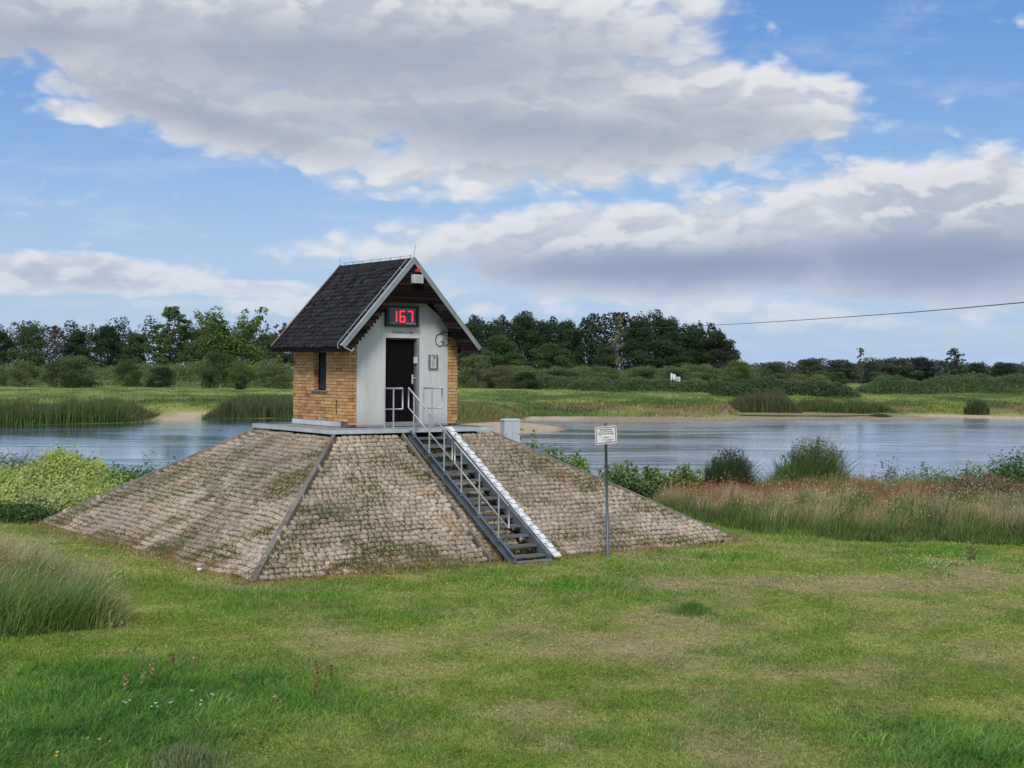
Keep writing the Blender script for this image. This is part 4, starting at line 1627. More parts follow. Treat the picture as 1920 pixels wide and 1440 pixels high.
def crown_proto(kind, var):
    key = (kind, var)
    if key in CROWNS:
        return CROWNS[key]
    r = np.random.default_rng(100 + var * 17 + {'round': 1, 'oak': 2, 'tall': 3, 'spread': 4, 'sparse': 5}[kind])
    P, N, lt, lb = crown_points(r, kind, KIND_N[kind])
    cols = np.clip(np.ones((len(P), 3)) * lt[:, None], .3, 1.9)
    yl = r.random(len(P)) < .12
    cols[yl] *= (1.25, 1.12, .8)
    V, Cc = leaf_cards(P, N, 0.0245, cols, r, .75, .9)
    n = len(P)
    me = np_mesh('crown', V, np.arange(n * 4), np.arange(0, n * 4, 4), Cc)
    me.materials.append(M['leaf'])
    # trunk with limbs running to the lobes
    mb = MB()
    top = .72 if kind in ('tall', 'sparse', 'oak') else .45
    base_r = {'round': .014, 'oak': .026, 'tall': .022, 'spread': .03, 'sparse': .014}[kind]
    pts = [Vector((r.normal(0, .006) * i, r.normal(0, .006) * i, top * i / 5)) for i in range(6)]
    mb.tube(pts, base_r, 7, r2=base_r * .35)
    for i in r.choice(len(lb), min(12, len(lb)), replace=False):
        e = Vector(lb[i][:3])
        s = pts[min(4, max(1, int(e.z * .55 / top * 5)))]
        md = (s + e) / 2 + Vector((0, 0, .03))
        mb.tube([s, md, e + Vector((0, 0, .02))], base_r * .42, 5, r2=base_r * .12)
    tmp = mb.build('trunk', M['bark'])
    tme = tmp.data
    bpy.data.objects.remove(tmp)
    CROWNS[key] = (me, tme)
    return CROWNS[key]


def plant_tree(name, label, cat, kind, var, px, base_z, Y, top_py, w_px, col, group=None, bare=None):
    X = (px - 960) / 2700 * Y
    zt = EYE + (yh(px) - top_py) / 2700 * Y
    if base_z is None:
        base_z = float(ground_z(X, Y)) - .1
    h = zt - base_z
    w = w_px / 2700 * Y
    root = empty(name, (X, Y, base_z), 0, label, cat, group)
    cm, tm = crown_proto(kind, var)
    rot = (var * 1.7 + px * .37) % 6.28
    c = bpy.data.objects.new('foliage' if kind == 'round' else 'crown', cm)
    C.objects.link(c)
    c.parent = root
    c.scale = (w * 1.03, w * 1.03, h)
    c.rotation_euler = (0, 0, rot)
    c.color = (*col, 1)
    t = bpy.data.objects.new('stems' if kind == 'round' else 'trunk', tm)
    C.objects.link(t)
    t.parent = root
    t.scale = (w * 1.03, w * 1.03, h)
    t.rotation_euler = (0, 0, rot)
    return root


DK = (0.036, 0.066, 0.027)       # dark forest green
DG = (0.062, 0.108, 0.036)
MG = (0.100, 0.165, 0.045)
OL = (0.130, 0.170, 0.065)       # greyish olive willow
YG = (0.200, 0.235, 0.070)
RB = (0.120, 0.090, 0.062)
GL = 'trees and bushes on the left of the far bank'
GM = 'trees of the dark wood behind the hut on the right'
GW = 'willow bushes before the dark wood'
GR = 'trees and bushes on the far right bank'
TREES = [
    # name, label, category, kind, variant, px, Y, top_py, width_px, colour, group
    ('forest_tree', 'dark forest tree at the very left edge of the far wood', 'tree', 'oak', 0, 2, 372, 617, 62, DK, GL),
    ('forest_tree', 'broad domed dark green tree, left of the reddish half bare tree', 'tree', 'oak', 1, 57, 366, 604, 72, DG, GL),
    ('bare_tree', 'reddish half bare tree with pale visible trunks in the left wood', 'tree', 'sparse', 0, 104, 360, 612, 60, RB, GL),
    ('forest_tree', 'dark tree directly right of the reddish half bare tree', 'tree', 'oak', 2, 142, 368, 613, 62, DK, GL),
    ('forest_tree', 'widest dark tree between the reddish bare tree and the tall light tree', 'tree', 'oak', 0, 200, 366, 606, 92, DK, GL),
    ('forest_tree', 'lower dark green tree touching the left side of the tall light green tree', 'tree', 'oak', 1, 255, 360, 619, 66, DG, GL),
    ('tall_tree', 'tall light green tree with narrow feathery top, left of the spreading tree', 'tree', 'tall', 0, 322, 335, 568, 122, (0.085, 0.135, 0.042), GL),
    ('spreading_tree', 'tall spreading light green tree with arms reaching towards the hut', 'tree', 'spread', 0, 430, 335, 566, 166, (0.105, 0.165, 0.045), GL),
    ('forest_tree', 'dark tree filling the gap behind the two tall light green trees', 'tree', 'oak', 2, 375, 372, 612, 90, DG, GL),
    ('bare_tree', 'thin reddish twiggy tree just left of the hut roof', 'tree', 'sparse', 1, 528, 355, 606, 66, RB, GL),
    ('forest_tree', 'dark green tree behind the left eave of the hut', 'tree', 'oak', 0, 500, 366, 622, 72, DG, GL),
    ('forest_tree', 'dark green tree hidden mostly behind the brick wall of the hut', 'tree', 'oak', 1, 566, 372, 618, 84, DK, GL),
    ('willow_bush', 'small round bush cut off by the left picture edge', 'bush', 'round', 0, -6, 246, 683, 44, OL, GL),
    ('willow_bush', 'round olive bush, left neighbour of the widest bush on the meadow', 'bush', 'round', 1, 44, 246, 668, 68, OL, GL),
    ('willow_bush', 'widest grey green bush standing alone on the left meadow', 'bush', 'round', 2, 138, 243, 656, 96, (0.115, 0.155, 0.06), GL),
    ('willow_bush', 'darker bush leaning against the front of the widest meadow bush', 'bush', 'round', 0, 112, 238, 668, 74, (0.08, 0.12, 0.045), GL),
    ('willow_bush', 'upright bush between the widest bush and the small dark round bush', 'bush', 'round', 1, 240, 252, 664, 54, DG, GL),
    ('dark_bush', 'small very dark round bush under the tall light green tree', 'bush', 'round', 2, 302, 246, 682, 62, DK, GL),
    ('willow_bush', 'big tall bush below the spreading tree', 'bush', 'round', 0, 408, 248, 647, 76, DG, GL),
    ('willow_bush', 'bush nestled right against the big tall bush below the spreading tree', 'bush', 'round', 1, 450, 244, 668, 62, MG, GL),
    ('dark_bush', 'little cone shaped dark bush in front of the bushes near the hut', 'bush', 'round', 2, 453, 236, 700, 26, DK, GL),
    ('willow_bush', 'brownish olive bush beside the brick wall of the hut', 'bush', 'round', 1, 512, 248, 675, 74, OL, GL),
    ('sapling', 'slim light yellow green young tree left of the brick wall', 'tree', 'tall', 1, 522, 262, 662, 28, YG, GL),
    # wood right of the hut
    ('forest_tree', 'dark tree nearest to the right eave of the hut', 'tree', 'oak', 1, 886, 352, 599, 78, DK, GM),
    ('forest_tree', 'second dark tree from the hut in the right wood', 'tree', 'oak', 2, 932, 356, 601, 72, DK, GM),
    ('forest_tree', 'highest pointed dark crown left of the pale gap in the wood', 'tree', 'oak', 0, 982, 352, 585, 82, DK, GM),
    ('forest_tree', 'dark crown right of the highest pointed crown', 'tree', 'oak', 1, 1026, 358, 596, 62, DK, GM),
    ('forest_tree', 'dark crown left of the thin black crown in the wood', 'tree', 'oak', 2, 1066, 354, 593, 74, DK, GM),
    ('forest_tree', 'thin dark crown with ragged top left of the pale bare tree', 'tree', 'tall', 0, 1112, 356, 601, 58, DK, GM),
    ('bare_tree', 'pale yellowish thin tree in the dip of the dark wood', 'tree', 'sparse', 2, 1158, 350, 592, 56, (0.20, 0.20, 0.11), GM),
    ('forest_tree', 'dark tree just right of the pale thin tree', 'tree', 'oak', 0, 1196, 354, 594, 74, DK, GM),
    ('forest_tree', 'highest dark dome right of the pale thin tree', 'tree', 'oak', 1, 1248, 350, 588, 88, DK, GM),
    ('forest_tree', 'dark dome where the wood starts to slope down rightwards', 'tree', 'oak', 2, 1300, 350, 607, 84, DK, GM),
    ('forest_tree', 'brown tinged tree that ends the dark wood on its right', 'tree', 'oak', 0, 1344, 346, 618, 88, (0.040, 0.052, 0.026), GM),
    ('forest_tree', 'paler rounded tree standing inside the front of the dark wood', 'tree', 'oak', 1, 1136, 325, 643, 56, (0.055, 0.085, 0.040), GM),
    ('forest_tree', 'mid green tree in front of the wood close to the hut roof', 'tree', 'oak', 2, 935, 325, 622, 92, DG, GM),
    ('forest_tree', 'mid dark tree in front of the middle of the wood', 'tree', 'oak', 0, 1030, 330, 640, 100, DG, GM),
    ('forest_tree', 'broad black green tree in front of the right half of the wood', 'tree', 'oak', 2, 1240, 328, 632, 120, DK, GM),
    ('willow_bush', 'tall grey green willow next to the right wall of the hut', 'bush', 'round', 0, 893, 262, 655, 76, OL, GW),
    ('willow_bush', 'yellowish willow bush right of the tall willow by the hut', 'bush', 'round', 1, 936, 258, 678, 78, (0.135, 0.135, 0.06), GW),
    ('dark_bush', 'dark low bush at the end of the meadow strip near the hut', 'bush', 'round', 2, 984, 252, 692, 62, DK, GW),
    ('willow_bush', 'low bush between the dark low bush and the paler willow domes', 'bush', 'round', 0, 1052, 262, 688, 92, DG, GW),
    ('willow_bush', 'pale rounded willow below the paler tree of the wood', 'bush', 'round', 1, 1132, 268, 680, 76, OL, GW),
    ('willow_bush', 'round topped willow in the middle of the willow row', 'bush', 'round', 2, 1206, 268, 679, 84, OL, GW),
    ('willow_bush', 'low willow directly behind the white river signs', 'bush', 'round', 0, 1262, 262, 686, 70, (0.075, 0.105, 0.045), GW),
    ('willow_bush', 'willow right of the white river signs', 'bush', 'round', 1, 1318, 264, 678, 86, OL, GW),
    ('willow_bush', 'tallest dark willow closing the willow row on its right', 'bush', 'round', 2, 1384, 262, 666, 70, MG, GW),
    # far right
    ('willow_bush', 'large grey green tree like willow where the far right wood begins', 'bush', 'round', 0, 1448, 300, 670, 84, (0.095, 0.130, 0.06), GR),
    ('forest_tree', 'grey green tree behind the pair of yellow green round bushes', 'tree', 'oak', 1, 1520, 352, 670, 76, (0.085, 0.110, 0.06), GR),
    ('willow_bush', 'left one of the pair of round yellow green bushes', 'bush', 'round', 1, 1502, 288, 696, 52, (0.16, 0.185, 0.07), GR),
    ('willow_bush', 'right one of the pair of round yellow green bushes', 'bush', 'round', 2, 1536, 286, 697, 50, YG, GR),
    ('willow_bush', 'dark green bush right of the yellow green pair', 'bush', 'round', 0, 1568, 300, 692, 50, DG, GR),
    ('forest_tree', 'bluish dark tree left of the tall half dead tree', 'tree', 'oak', 2, 1576, 400, 671, 76, (0.062, 0.088, 0.058), GR),
    ('bare_tree', 'tall half dead pale tree standing out of the right skyline', 'tree', 'sparse', 0, 1614, 330, 653, 36, (0.11, 0.125, 0.085), GR),
    ('forest_tree', 'dark tree right beside the tall half dead tree', 'tree', 'oak', 0, 1636, 400, 676, 50, (0.055, 0.080, 0.055), GR),
    ('forest_tree', 'wide grey green tree group top left of the navy dark tree', 'tree', 'oak', 1, 1676, 385, 669, 94, (0.085, 0.115, 0.066), GR),
    ('forest_tree', 'navy dark round tree with lighter top, left of the tall lone tree', 'tree', 'oak', 2, 1728, 390, 666, 66, (0.030, 0.048, 0.035), GR),
    ('tall_tree', 'tall lone tree with plume like crown on the right skyline', 'tree', 'tall', 1, 1788, 380, 649, 62, (0.075, 0.110, 0.055), GR),
    ('forest_tree', 'dark small tree right of the tall lone tree', 'tree', 'oak', 0, 1830, 400, 679, 48, DK, GR),
    ('forest_tree', 'flat topped dark tree near the right picture edge', 'tree', 'oak', 1, 1884, 400, 677, 76, (0.055, 0.082, 0.05), GR),
    ('sapling', 'bright yellow green young tree behind the long dark hedge', 'tree', 'tall', 0, 1824, 262, 694, 30, YG, GR),
    ('willow_bush', 'dark lump rising over the left end of the long dark hedge', 'bush', 'round', 2, 1668, 250, 698, 48, DK, GR),
]
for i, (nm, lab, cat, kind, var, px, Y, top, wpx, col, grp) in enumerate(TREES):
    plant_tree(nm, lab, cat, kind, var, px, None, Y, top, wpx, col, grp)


def thicket(name, label, segs, n, col, depth=8, seed=1, leaf=.23, cat=None):
    """a mass of brush nobody could count: leaf sprays over a lumpy bank; segs = (px, Y, top_py)"""
    r = np.random.default_rng(seed)
    xs = np.array([(p - 960) / 2700 * Y for p, Y, t_ in segs])
    ys = np.array([Y for p, Y, t_ in segs])
    zs = np.array([EYE + (yh(p) - t_) / 2700 * Y for p, Y, t_ in segs])
    X = r.uniform(xs[0], xs[-1], n)
    Yc = np.interp(X, xs, ys)
    Yo = r.normal(0, depth / 2.4, n)
    prof = np.sqrt(np.clip(1 - (Yo / depth) ** 2, 0.02, 1))
    lump = fbm(X / 3.4, (Yc + Yo) / 5, 4, seed, .6) * 1.15 + .42
    Yy = Yc + Yo
    g = ground_z(X, Yy)
    top = g + (np.interp(X, xs, zs) - g) * prof * np.clip(lump, .45, 1.22)
    fr = 1 - r.random(n) ** 2.2
    z = g + (top - g) * fr + r.normal(0, .1, n)
    N = np.stack([r.normal(0, .4, n), -1.0 + .6 * fr + r.normal(0, .3, n), .5 + fr], -1)
    tone = (0.72 + 0.6 * fbm(X / 2.1, z / 1.3 + Yy / 3, 4, seed + 5)) * r.normal(1, .15, n)
    cols = np.clip(np.array(col) * tone[:, None], .005, 1)
    V, Cc = leaf_cards(np.stack([X, Yy, z], -1), N, leaf, cols, r, .7, .5)
    me = np_mesh(name, V, np.arange(n * 4), np.arange(0, n * 4, 4), Cc)
    tag(link(name, me, M['weed']), label, cat, kind='stuff')


thicket('undergrowth', None, [(-420, 270, 684), (200, 268, 684), (400, 268, 681), (620, 268, 684)], 56320, (0.1207, 0.1787, 0.0464), 7, 3)
thicket('undergrowth', None, [(820, 272, 690), (1000, 274, 694), (1200, 276, 692), (1420, 276, 690)], 56320, (0.1098, 0.1625, 0.0494), 8, 4)
thicket('hedge', 'long low dark hedge left of the meadow gap', [(1330, 232, 714), (1400, 229, 712), (1500, 226, 713), (1580, 224, 717), (1606, 223, 735)], 38400, (0.0747, 0.1179, 0.0370), 5, 5, .22)
thicket('hedge', 'long dark hedge on the right side of the meadow gap', [(1612, 246, 728), (1650, 246, 706), (1720, 244, 706), (1800, 243, 707), (2300, 242, 708)], 61440, (0.0834, 0.1300, 0.0402), 6, 6, .22)
thicket('bramble', None, [(980, 262, 706), (1100, 250, 708), (1240, 240, 712), (1360, 238, 716)], 38400, (0.0922, 0.1381, 0.0417), 5, 7, .22)
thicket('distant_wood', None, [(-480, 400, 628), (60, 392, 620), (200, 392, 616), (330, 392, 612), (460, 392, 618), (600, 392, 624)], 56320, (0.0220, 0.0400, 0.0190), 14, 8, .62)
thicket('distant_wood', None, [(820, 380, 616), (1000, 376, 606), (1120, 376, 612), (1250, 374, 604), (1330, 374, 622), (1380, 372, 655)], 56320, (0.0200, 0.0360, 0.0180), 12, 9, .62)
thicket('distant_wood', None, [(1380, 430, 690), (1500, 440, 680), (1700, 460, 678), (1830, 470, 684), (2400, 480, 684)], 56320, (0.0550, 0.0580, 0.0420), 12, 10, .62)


# reeds and tussocks of the far bank
def far_reeds(name, x0, x1, y0f, depth, n, hmin, hmax, col_lo, col_hi, seed):
    r = np.random.default_rng(seed)
    X = r.uniform(x0, x1, n)
    Y = y0f(X) + r.random(n) * depth
    edge = np.clip(np.minimum(X - x0, x1 - X) / 1.6, .25, 1)
    g = np.maximum(ground_z(X, Y), WZ - .1)
    H = r.uniform(hmin * .7, hmax, n) * edge * (0.5 + .95 * fbm(X / 1.6, Y / 3, 4, seed, .6))
    k = r.random(n)
    c = lerp3(col_lo, col_hi, k) * r.uniform(.65, 1.3, (n, 1))
    me = blade_mesh(name, np.stack([X, Y, g], -1), H, r.uniform(.04, .10, n), c, .34, 2, (-.06, 0), r)
    m_ = n // 5
    H2 = r.uniform(.2, .5, m_)
    q = r.integers(0, n, m_)
    q = q[np.argsort(-Y[q])]
    c2 = lerp3((.20, .135, .085), (.15, .16, .06), r.random(m_)) * r.uniform(.6, 1.3, (m_, 1))
    me2 = blade_mesh(name, np.stack([X[q], Y[q] - .1, g[q] + H[q] * r.uniform(.6, .85, m_)], -1), H2, r.uniform(.05, .10, m_), c2, .5, 1, (0, 0), r)
    tag(link('reed_plumes', me2, M['grass']), kind='stuff')
    tag(link(name, me, M['grass']), kind='stuff')


shore = lambda X: np.interp(X, SHX, SHY)
far_reeds('reed_bed', -72, -36.3, lambda X: shore(X) + .3, 7, 26000, 1.35, 2.2, (0.075, 0.15, 0.035), (0.16, 0.21, 0.07), 11)
far_reeds('reed_bed', -32.4, -22, lambda X: shore(X) + .2, 6, 9000, 1.4, 2.35, (0.07, 0.125, 0.04), (0.16, 0.18, 0.08), 12)
far_reeds('reed_bed', 28.5, 37, lambda X: np.full_like(X, 183.0), 7, 7000, 1.6, 2.6, (0.08, 0.12, 0.04), (0.15, 0.16, 0.075), 13)
far_reeds('reed_bed', 37, 49, lambda X: np.full_like(X, 184.0), 6, 6000, .8, 1.5, (0.065, 0.12, 0.03), (0.14, 0.18, 0.05), 14)


def far_tussocks():
    r = np.random.default_rng(15)
    n = 135000
    X = r.uniform(-78, 86, n)
    D = r.random(n) ** 1.3 * 95 + 3.0
    Y = shore(X) + D
    m = fbm(X / 5, Y / 9, 4, 77, .6)
    keep = (m > .46) | (r.random(n) < .25)
    bay = np.abs(X + 34.5) < 2.2
    keep &= ~(bay & (D < 9)) & ~((X > 49) & (D < 5))
    X, Y, m, D = X[keep], Y[keep], m[keep], D[keep]
    g = ground_z(X, Y)
    n = len(X)
    H = r.uniform(.15, .45, n) * (1 + 1.6 * np.clip(m - .5, 0, .3))* (1 - .45 * sstep(15, 50, D))
    base = far_col(X, Y)
    c = base * r.uniform(.75, 1.8, (n, 1))
    yel = r.random(n) < .15
    c[yel] = c[yel] * (1.5, 1.3, 1.0)
    me = blade_mesh('meadow_grass', np.stack([X, Y, g - .02], -1), H, r.uniform(.10, .22, n), np.clip(c, 0, .6), .5, 1, (0, 0), r)
    tag(link('meadow_grass', me, M['grass']), kind='stuff')
    # yellow green scrub on the sand spit behind the platform
    n = 9000
    X = r.uniform(-9, -.2, n)
    Y = 130 + r.random(n) * 26
    q = ((X + 5.0) / 4.6) ** 2 + ((Y - 146) / 15) ** 2
    k = q < 1
    X, Y = X[k], Y[k]
    n = len(X)
    g = np.maximum(ground_z(X, Y), WZ)
    P = np.stack([X, Y, g], -1)
    me = blade_mesh('spit_grass', P, r.uniform(.5, 1.3, n) * (1.1 - q[k]), r.uniform(.08, .16, n), lerp3((.13, .17, .04), (.30, .28, .10), r.random(n)), .35, 2, (0, 0), r)
    tag(link('spit_grass', me, M['grass']), kind='stuff')


far_tussocks()


def far_reed_clump(name, label, px, Y, wpx, h, seed, n=900, z=None):
    r = np.random.default_rng(seed)
    X = (px - 960) / 2700 * Y
    w = wpx / 2700 * Y
    g = float(ground_z(X, Y)) if z is None else z
    a, q = r.random(n) * 6.28, np.sqrt(r.random(n))
    P = np.stack([np.cos(a) * q * w / 2, np.sin(a) * q * w / 2, np.zeros(n)], -1)
    H = h * r.uniform(.6, 1.05, n) * np.sqrt(1.05 - q ** 2 * .8)
    me = blade_mesh(name, P, H, r.uniform(.05, .1, n), lerp3((.04, .065, .025), (.10, .115, .05), r.random(n)), .25, 2, (0, 0), r)
    o = link(name, me, M['grass'])
    o.location = (X, Y, g - .05)
    tag(o, label, 'reeds')


far_reed_clump('reed_clump', 'dark reed clump on the sandy far right beach', 1832, 177, 46, 2.2, 21)
far_reed_clump('grass_islet', 'low green tuft on the sandbar in the right water', 1650, 167, 46, .62, 22, 900, WZ + .15)


# white signs on the far bank
def far_signs():
    Y = 238
    def X(px):
        return (px - 960) / 2700 * Y
    g = float(ground_z(X(1262), Y))
    for nm, lab, px, w, ztop in (('marker_board', 'left narrow white marker board on the far bank, on a dark post', 1258.5, .20, 3.05), ('marker_board', 'right narrow white marker board on the far bank, beside the framed sign', 1263.5, .30, 2.9)):
        root = empty(nm, (X(px), Y, g), 0, lab, 'marker', 'white river marker boards')
        b = MB()
        b.box((-w / 2, -.03, .85), (w / 2, .03, ztop - .25 + .1))
        b.box((-w / 2 - .02, -.035, ztop - .9), (w / 2 + .12, -.031, ztop - .1))
        b.build('board', M['white'], root)
        p = MB()
        p.box((-.05, .031, -.2), (.05, .10, ztop - .3))
        p.build('post', M['black'], root)
    root = empty('framed_sign', (X(1270.5), Y + .5, g), 0, 'white two panel sign on two legs on the far bank', 'sign')
    w = .98
    for z0, z1 in ((1.15, 1.85), (1.95, 2.35)):
        b = MB()
        b.box((-w / 2, -.03, z0), (w / 2, .03, z1))
        pa = b.build('panel', M['white'], root)
        s_ = MB()
        s_.box((-w * .3, -.034, (z0 + z1) / 2 - .07), (w * .3, -.031, (z0 + z1) / 2 + .05))
        s_.build('stripe', M['ink'], pa)
    for s in (-1, 1):
        p = MB()
        p.box((s * (w / 2 - .05) - .04, .031, -.2), (s * (w / 2 - .05) + .04, .10, 2.3))
        p.build('leg', M['boxgrey'], root)


far_signs()


# overhead wire across the river
def wire():
    pts = []
    for px, py, Y in ((2300, 530, 48), (1920, 567, 62), (1620, 592, 90), (1310, 611, 140), (1080, 619, 215), (860, 622.5, 320), (700, 620, 440)):
        pts.append(Vector(((px - 960) / 2700 * Y, Y, EYE + (yh(px) - py) / 2700 * Y)))
    fine = []
    for i in range(len(pts) - 1):
        p0, p1, p2, p3 = pts[max(i - 1, 0)], pts[i], pts[i + 1], pts[min(i + 2, len(pts) - 1)]
        for k in range(8):
            t = k / 8
            fine.append(.5 * ((2 * p1) + (p2 - p0) * t + (2 * p0 - 5 * p1 + 4 * p2 - p3) * t * t + (3 * p1 - p0 - 3 * p2 + p3) * t ** 3))
    fine.append(pts[-1])
    m = MB()
    m.tube(fine, .023, 6)
    o = m.build('overhead_wire', M['cable'])
    tag(o, 'thin dark overhead wire sagging across the river from the right picture edge', 'wire')


wire()


# ------------------------------------------------------------------ near bank plants
def stem_plants(name, label, cx, cy, rx, ry, n, h, col, seed, leafsize=.075, lean=.12, nodes=14, group=None, cat='plants', aspect=.4, plume=None, z0=None, kind=None):
    """a clump of upright leafy stems"""
    r = np.random.default_rng(seed)
    a, q = r.random(n) * 2 * np.pi, np.sqrt(r.random(n))
    bx, by = np.cos(a) * q * rx, np.sin(a) * q * ry
    H = h * r.uniform(.62, 1.05, n) * (1.08 - .45 * q ** 2)
    tx, ty = r.normal(0, lean, n) * H + bx * .15, r.normal(0, lean, n) * H
    gz = ground_z(cx + bx, cy + by)
    g0 = float(ground_z(cx, cy))
    bz = gz - g0 - .04
    # stems as thin blades
    P = np.stack([bx, by, bz], -1)
    side = np.array((.008, .004, 0.0))
    tip = np.stack([tx, ty, H], -1)
    V = [np.stack([P - side, P + side, P + tip], 1).reshape(-1, 3)]
    Cs = [np.tile(np.array(col) * .8, (n * 3, 1))]
    loops = [np.arange(n * 3)]
    starts = [np.arange(0, n * 3, 3)]
    t = r.uniform(.12, 1.0, (n, nodes))
    LP = P[:, None, :] + tip[:, None, :] * t[..., None]
    LP = LP + r.normal(0, 1, LP.shape) * np.array((.045, .045, .02)) * (leafsize / .075)
    LP = LP.reshape(-1, 3)
    k = len(LP)
    N = np.stack([r.normal(0, .6, k), r.normal(-.3, .6, k), np.abs(r.normal(.7, .4, k))], -1)
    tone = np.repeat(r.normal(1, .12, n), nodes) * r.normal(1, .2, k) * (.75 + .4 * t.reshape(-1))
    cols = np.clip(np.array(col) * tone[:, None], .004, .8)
    lv, lc = leaf_cards(LP, N, leafsize * 1.25, cols, r, aspect, .6)
    base = n * 3
    V.append(lv)
    Cs.append(lc)
    loops.append(np.arange(k * 4) + base)
    starts.append(np.arange(0, k * 4, 4) + base)
    base += k * 4
    if plume is not None:
        m = 7
        PP = (P + tip)[:, None, :] + r.normal(0, 1, (n, m, 3)) * np.array((.03, .03, .07))
        PP = PP.reshape(-1, 3)
        pv, pc = leaf_cards(PP, r.normal(0, 1, PP.shape), .07, np.clip(np.array(plume) * r.normal(1, .2, (len(PP), 1)), 0, 1), r, .5, .3)
        V.append(pv)
        Cs.append(pc)
        loops.append(np.arange(len(PP) * 4) + base)
        starts.append(np.arange(0, len(PP) * 4, 4) + base)
    me = np_mesh(name, np.concatenate(V), np.concatenate(loops), np.concatenate(starts), np.concatenate(Cs))
    o = link(name, me, M['weed'])
    o.location = (cx, cy, g0)
    tag(o, label, None if kind else cat, group, kind)
    return o


def X_(px, Y):
    return (px - 960) / 2700 * Y


def h_for(px, Y, top):
    return EYE + (yh(px) - top) / 2700 * Y - float(ground_z(X_(px, Y), Y))


NG = (0.095, 0.165, 0.040)
BG = 'leafy bank plants beside the mound'
for (px, Y, wp, top, col, sd, nn, lab) in [
    (990, 42.5, 22, 790, (0.12, 0.20, 0.045), 31, 10, 'tall single leafy plant right beside the pale blue cabinet'),
    (1035, 42.0, 50, 838, (0.11, 0.20, 0.045), 32, 50, 'bright green leafy plants along the mound edge right of the cabinet'),
    (1082, 41.5, 48, 846, (0.13, 0.23, 0.05), 33, 60, 'brightest broad leaved clump left of the warning sign post'),
    (1165, 42.0, 56, 858, (0.13, 0.20, 0.07), 34, 55, 'pale leafy weeds directly right of the warning sign post'),
    (1225, 42.5, 60, 872, (0.13, 0.19, 0.06), 35, 50, 'low loose weeds between the sign post and the dark reed clump'),
    (1285, 43.0, 46, 868, (0.15, 0.21, 0.05), 36, 40, 'yellow green weeds at the left foot of the dark reed clump'),
]:
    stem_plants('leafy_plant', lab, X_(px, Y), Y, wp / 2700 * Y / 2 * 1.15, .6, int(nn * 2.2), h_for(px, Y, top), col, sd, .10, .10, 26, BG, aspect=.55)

# left bank
LB = 'plants on the bank left of the mound'
for (px, Y, wp, top, col, sd, nn, ls, lab) in [
    (24, 44.5, 140, 838, (0.10, 0.145, 0.06), 41, 230, .10, 'grey green reeds at the left picture edge over the river'),
    (120, 45.5, 60, 852, (0.085, 0.12, 0.05), 42, 34, .09, 'thin reeds standing between the left edge reeds and the yellow green mound'),
    (222, 41.3, 66, 866, (0.085, 0.155, 0.04), 43, 210, .07, 'dark green bushy weeds right of the yellow green vines'),
    (258, 40.8, 60, 872, (0.075, 0.14, 0.04), 44, 190, .07, 'dark weeds touching the paved slope on the left'),
    (286, 41.6, 24, 832, (0.12, 0.19, 0.055), 45, 16, .09, 'highest feathery plant left of the paved slope'),
    (262, 42.0, 14, 848, (0.08, 0.13, 0.045), 46, 6, .08, 'slim weed standing just left of the highest feathery plant'),
    (335, 42.4, 36, 852, (0.09, 0.15, 0.045), 47, 24, .08, 'small weeds peeping over the paved slope left of the hut'),
    (30, 37.0, 140, 940, (0.065, 0.125, 0.033), 48, 420, .07, 'dark green nettle patch at the left edge in front of the vines'),
]:
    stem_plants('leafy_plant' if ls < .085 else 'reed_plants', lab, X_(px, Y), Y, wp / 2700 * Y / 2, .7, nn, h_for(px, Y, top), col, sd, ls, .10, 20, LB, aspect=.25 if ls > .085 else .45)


def vine_mass(name, label, px, Y, wpx, top, dep, n, col, seed):
    r = np.random.default_rng(seed)
    X = X_(px, Y)
    w = wpx / 2700 * Y / 2
    h = h_for(px, Y, top)
    a, q = r.random(n) * 2 * np.pi, np.sqrt(r.random(n))
    x, y = np.cos(a) * q * w, np.sin(a) * q * dep
    g = ground_z(X + x, Y + y)
    g0 = float(ground_z(X, Y))
    lump = .30 + 1.25 * fbm((X + x) / .8, (Y + y) / .8, 5, seed, .65)
    z = h * np.sqrt(np.clip(1 - q ** 2.6, 0.0, 1)) * np.clip(lump, .3, 1.15)
    fr = 1 - r.random(n) ** 3 * .9
    P = np.stack([x, y, (g - g0) + z * fr], -1) + r.normal(0, .075, (n, 3)) + (r.random((n, 1)) < .12) * np.abs(r.normal(0, .16, (n, 1))) * np.array((0, 0, 1.0))
    N = np.stack([x / w * .6, y / dep * .6 - .5, np.full(n, .9)], -1)
    tone = (.30 + 1.35 * fbm((X + x) / .28, z / .22 + y, 4, seed + 3, .6)) * r.normal(1, .20, n)  # noise in the leaf colour also imitates dark gaps among the leaves
    V, Cc = leaf_cards(P, N, r.uniform(.05, .10, n), np.clip(np.array(col) * tone[:, None], .01, .8), r, .75, .6)
    me = np_mesh(name, V, np.arange(n * 4), np.arange(0, n * 4, 4), Cc)
    o = link(name, me, M['weed'])
    o.location = (X, Y, g0)
    tag(o, label, 'bush', 'yellow green vine covered bushes')


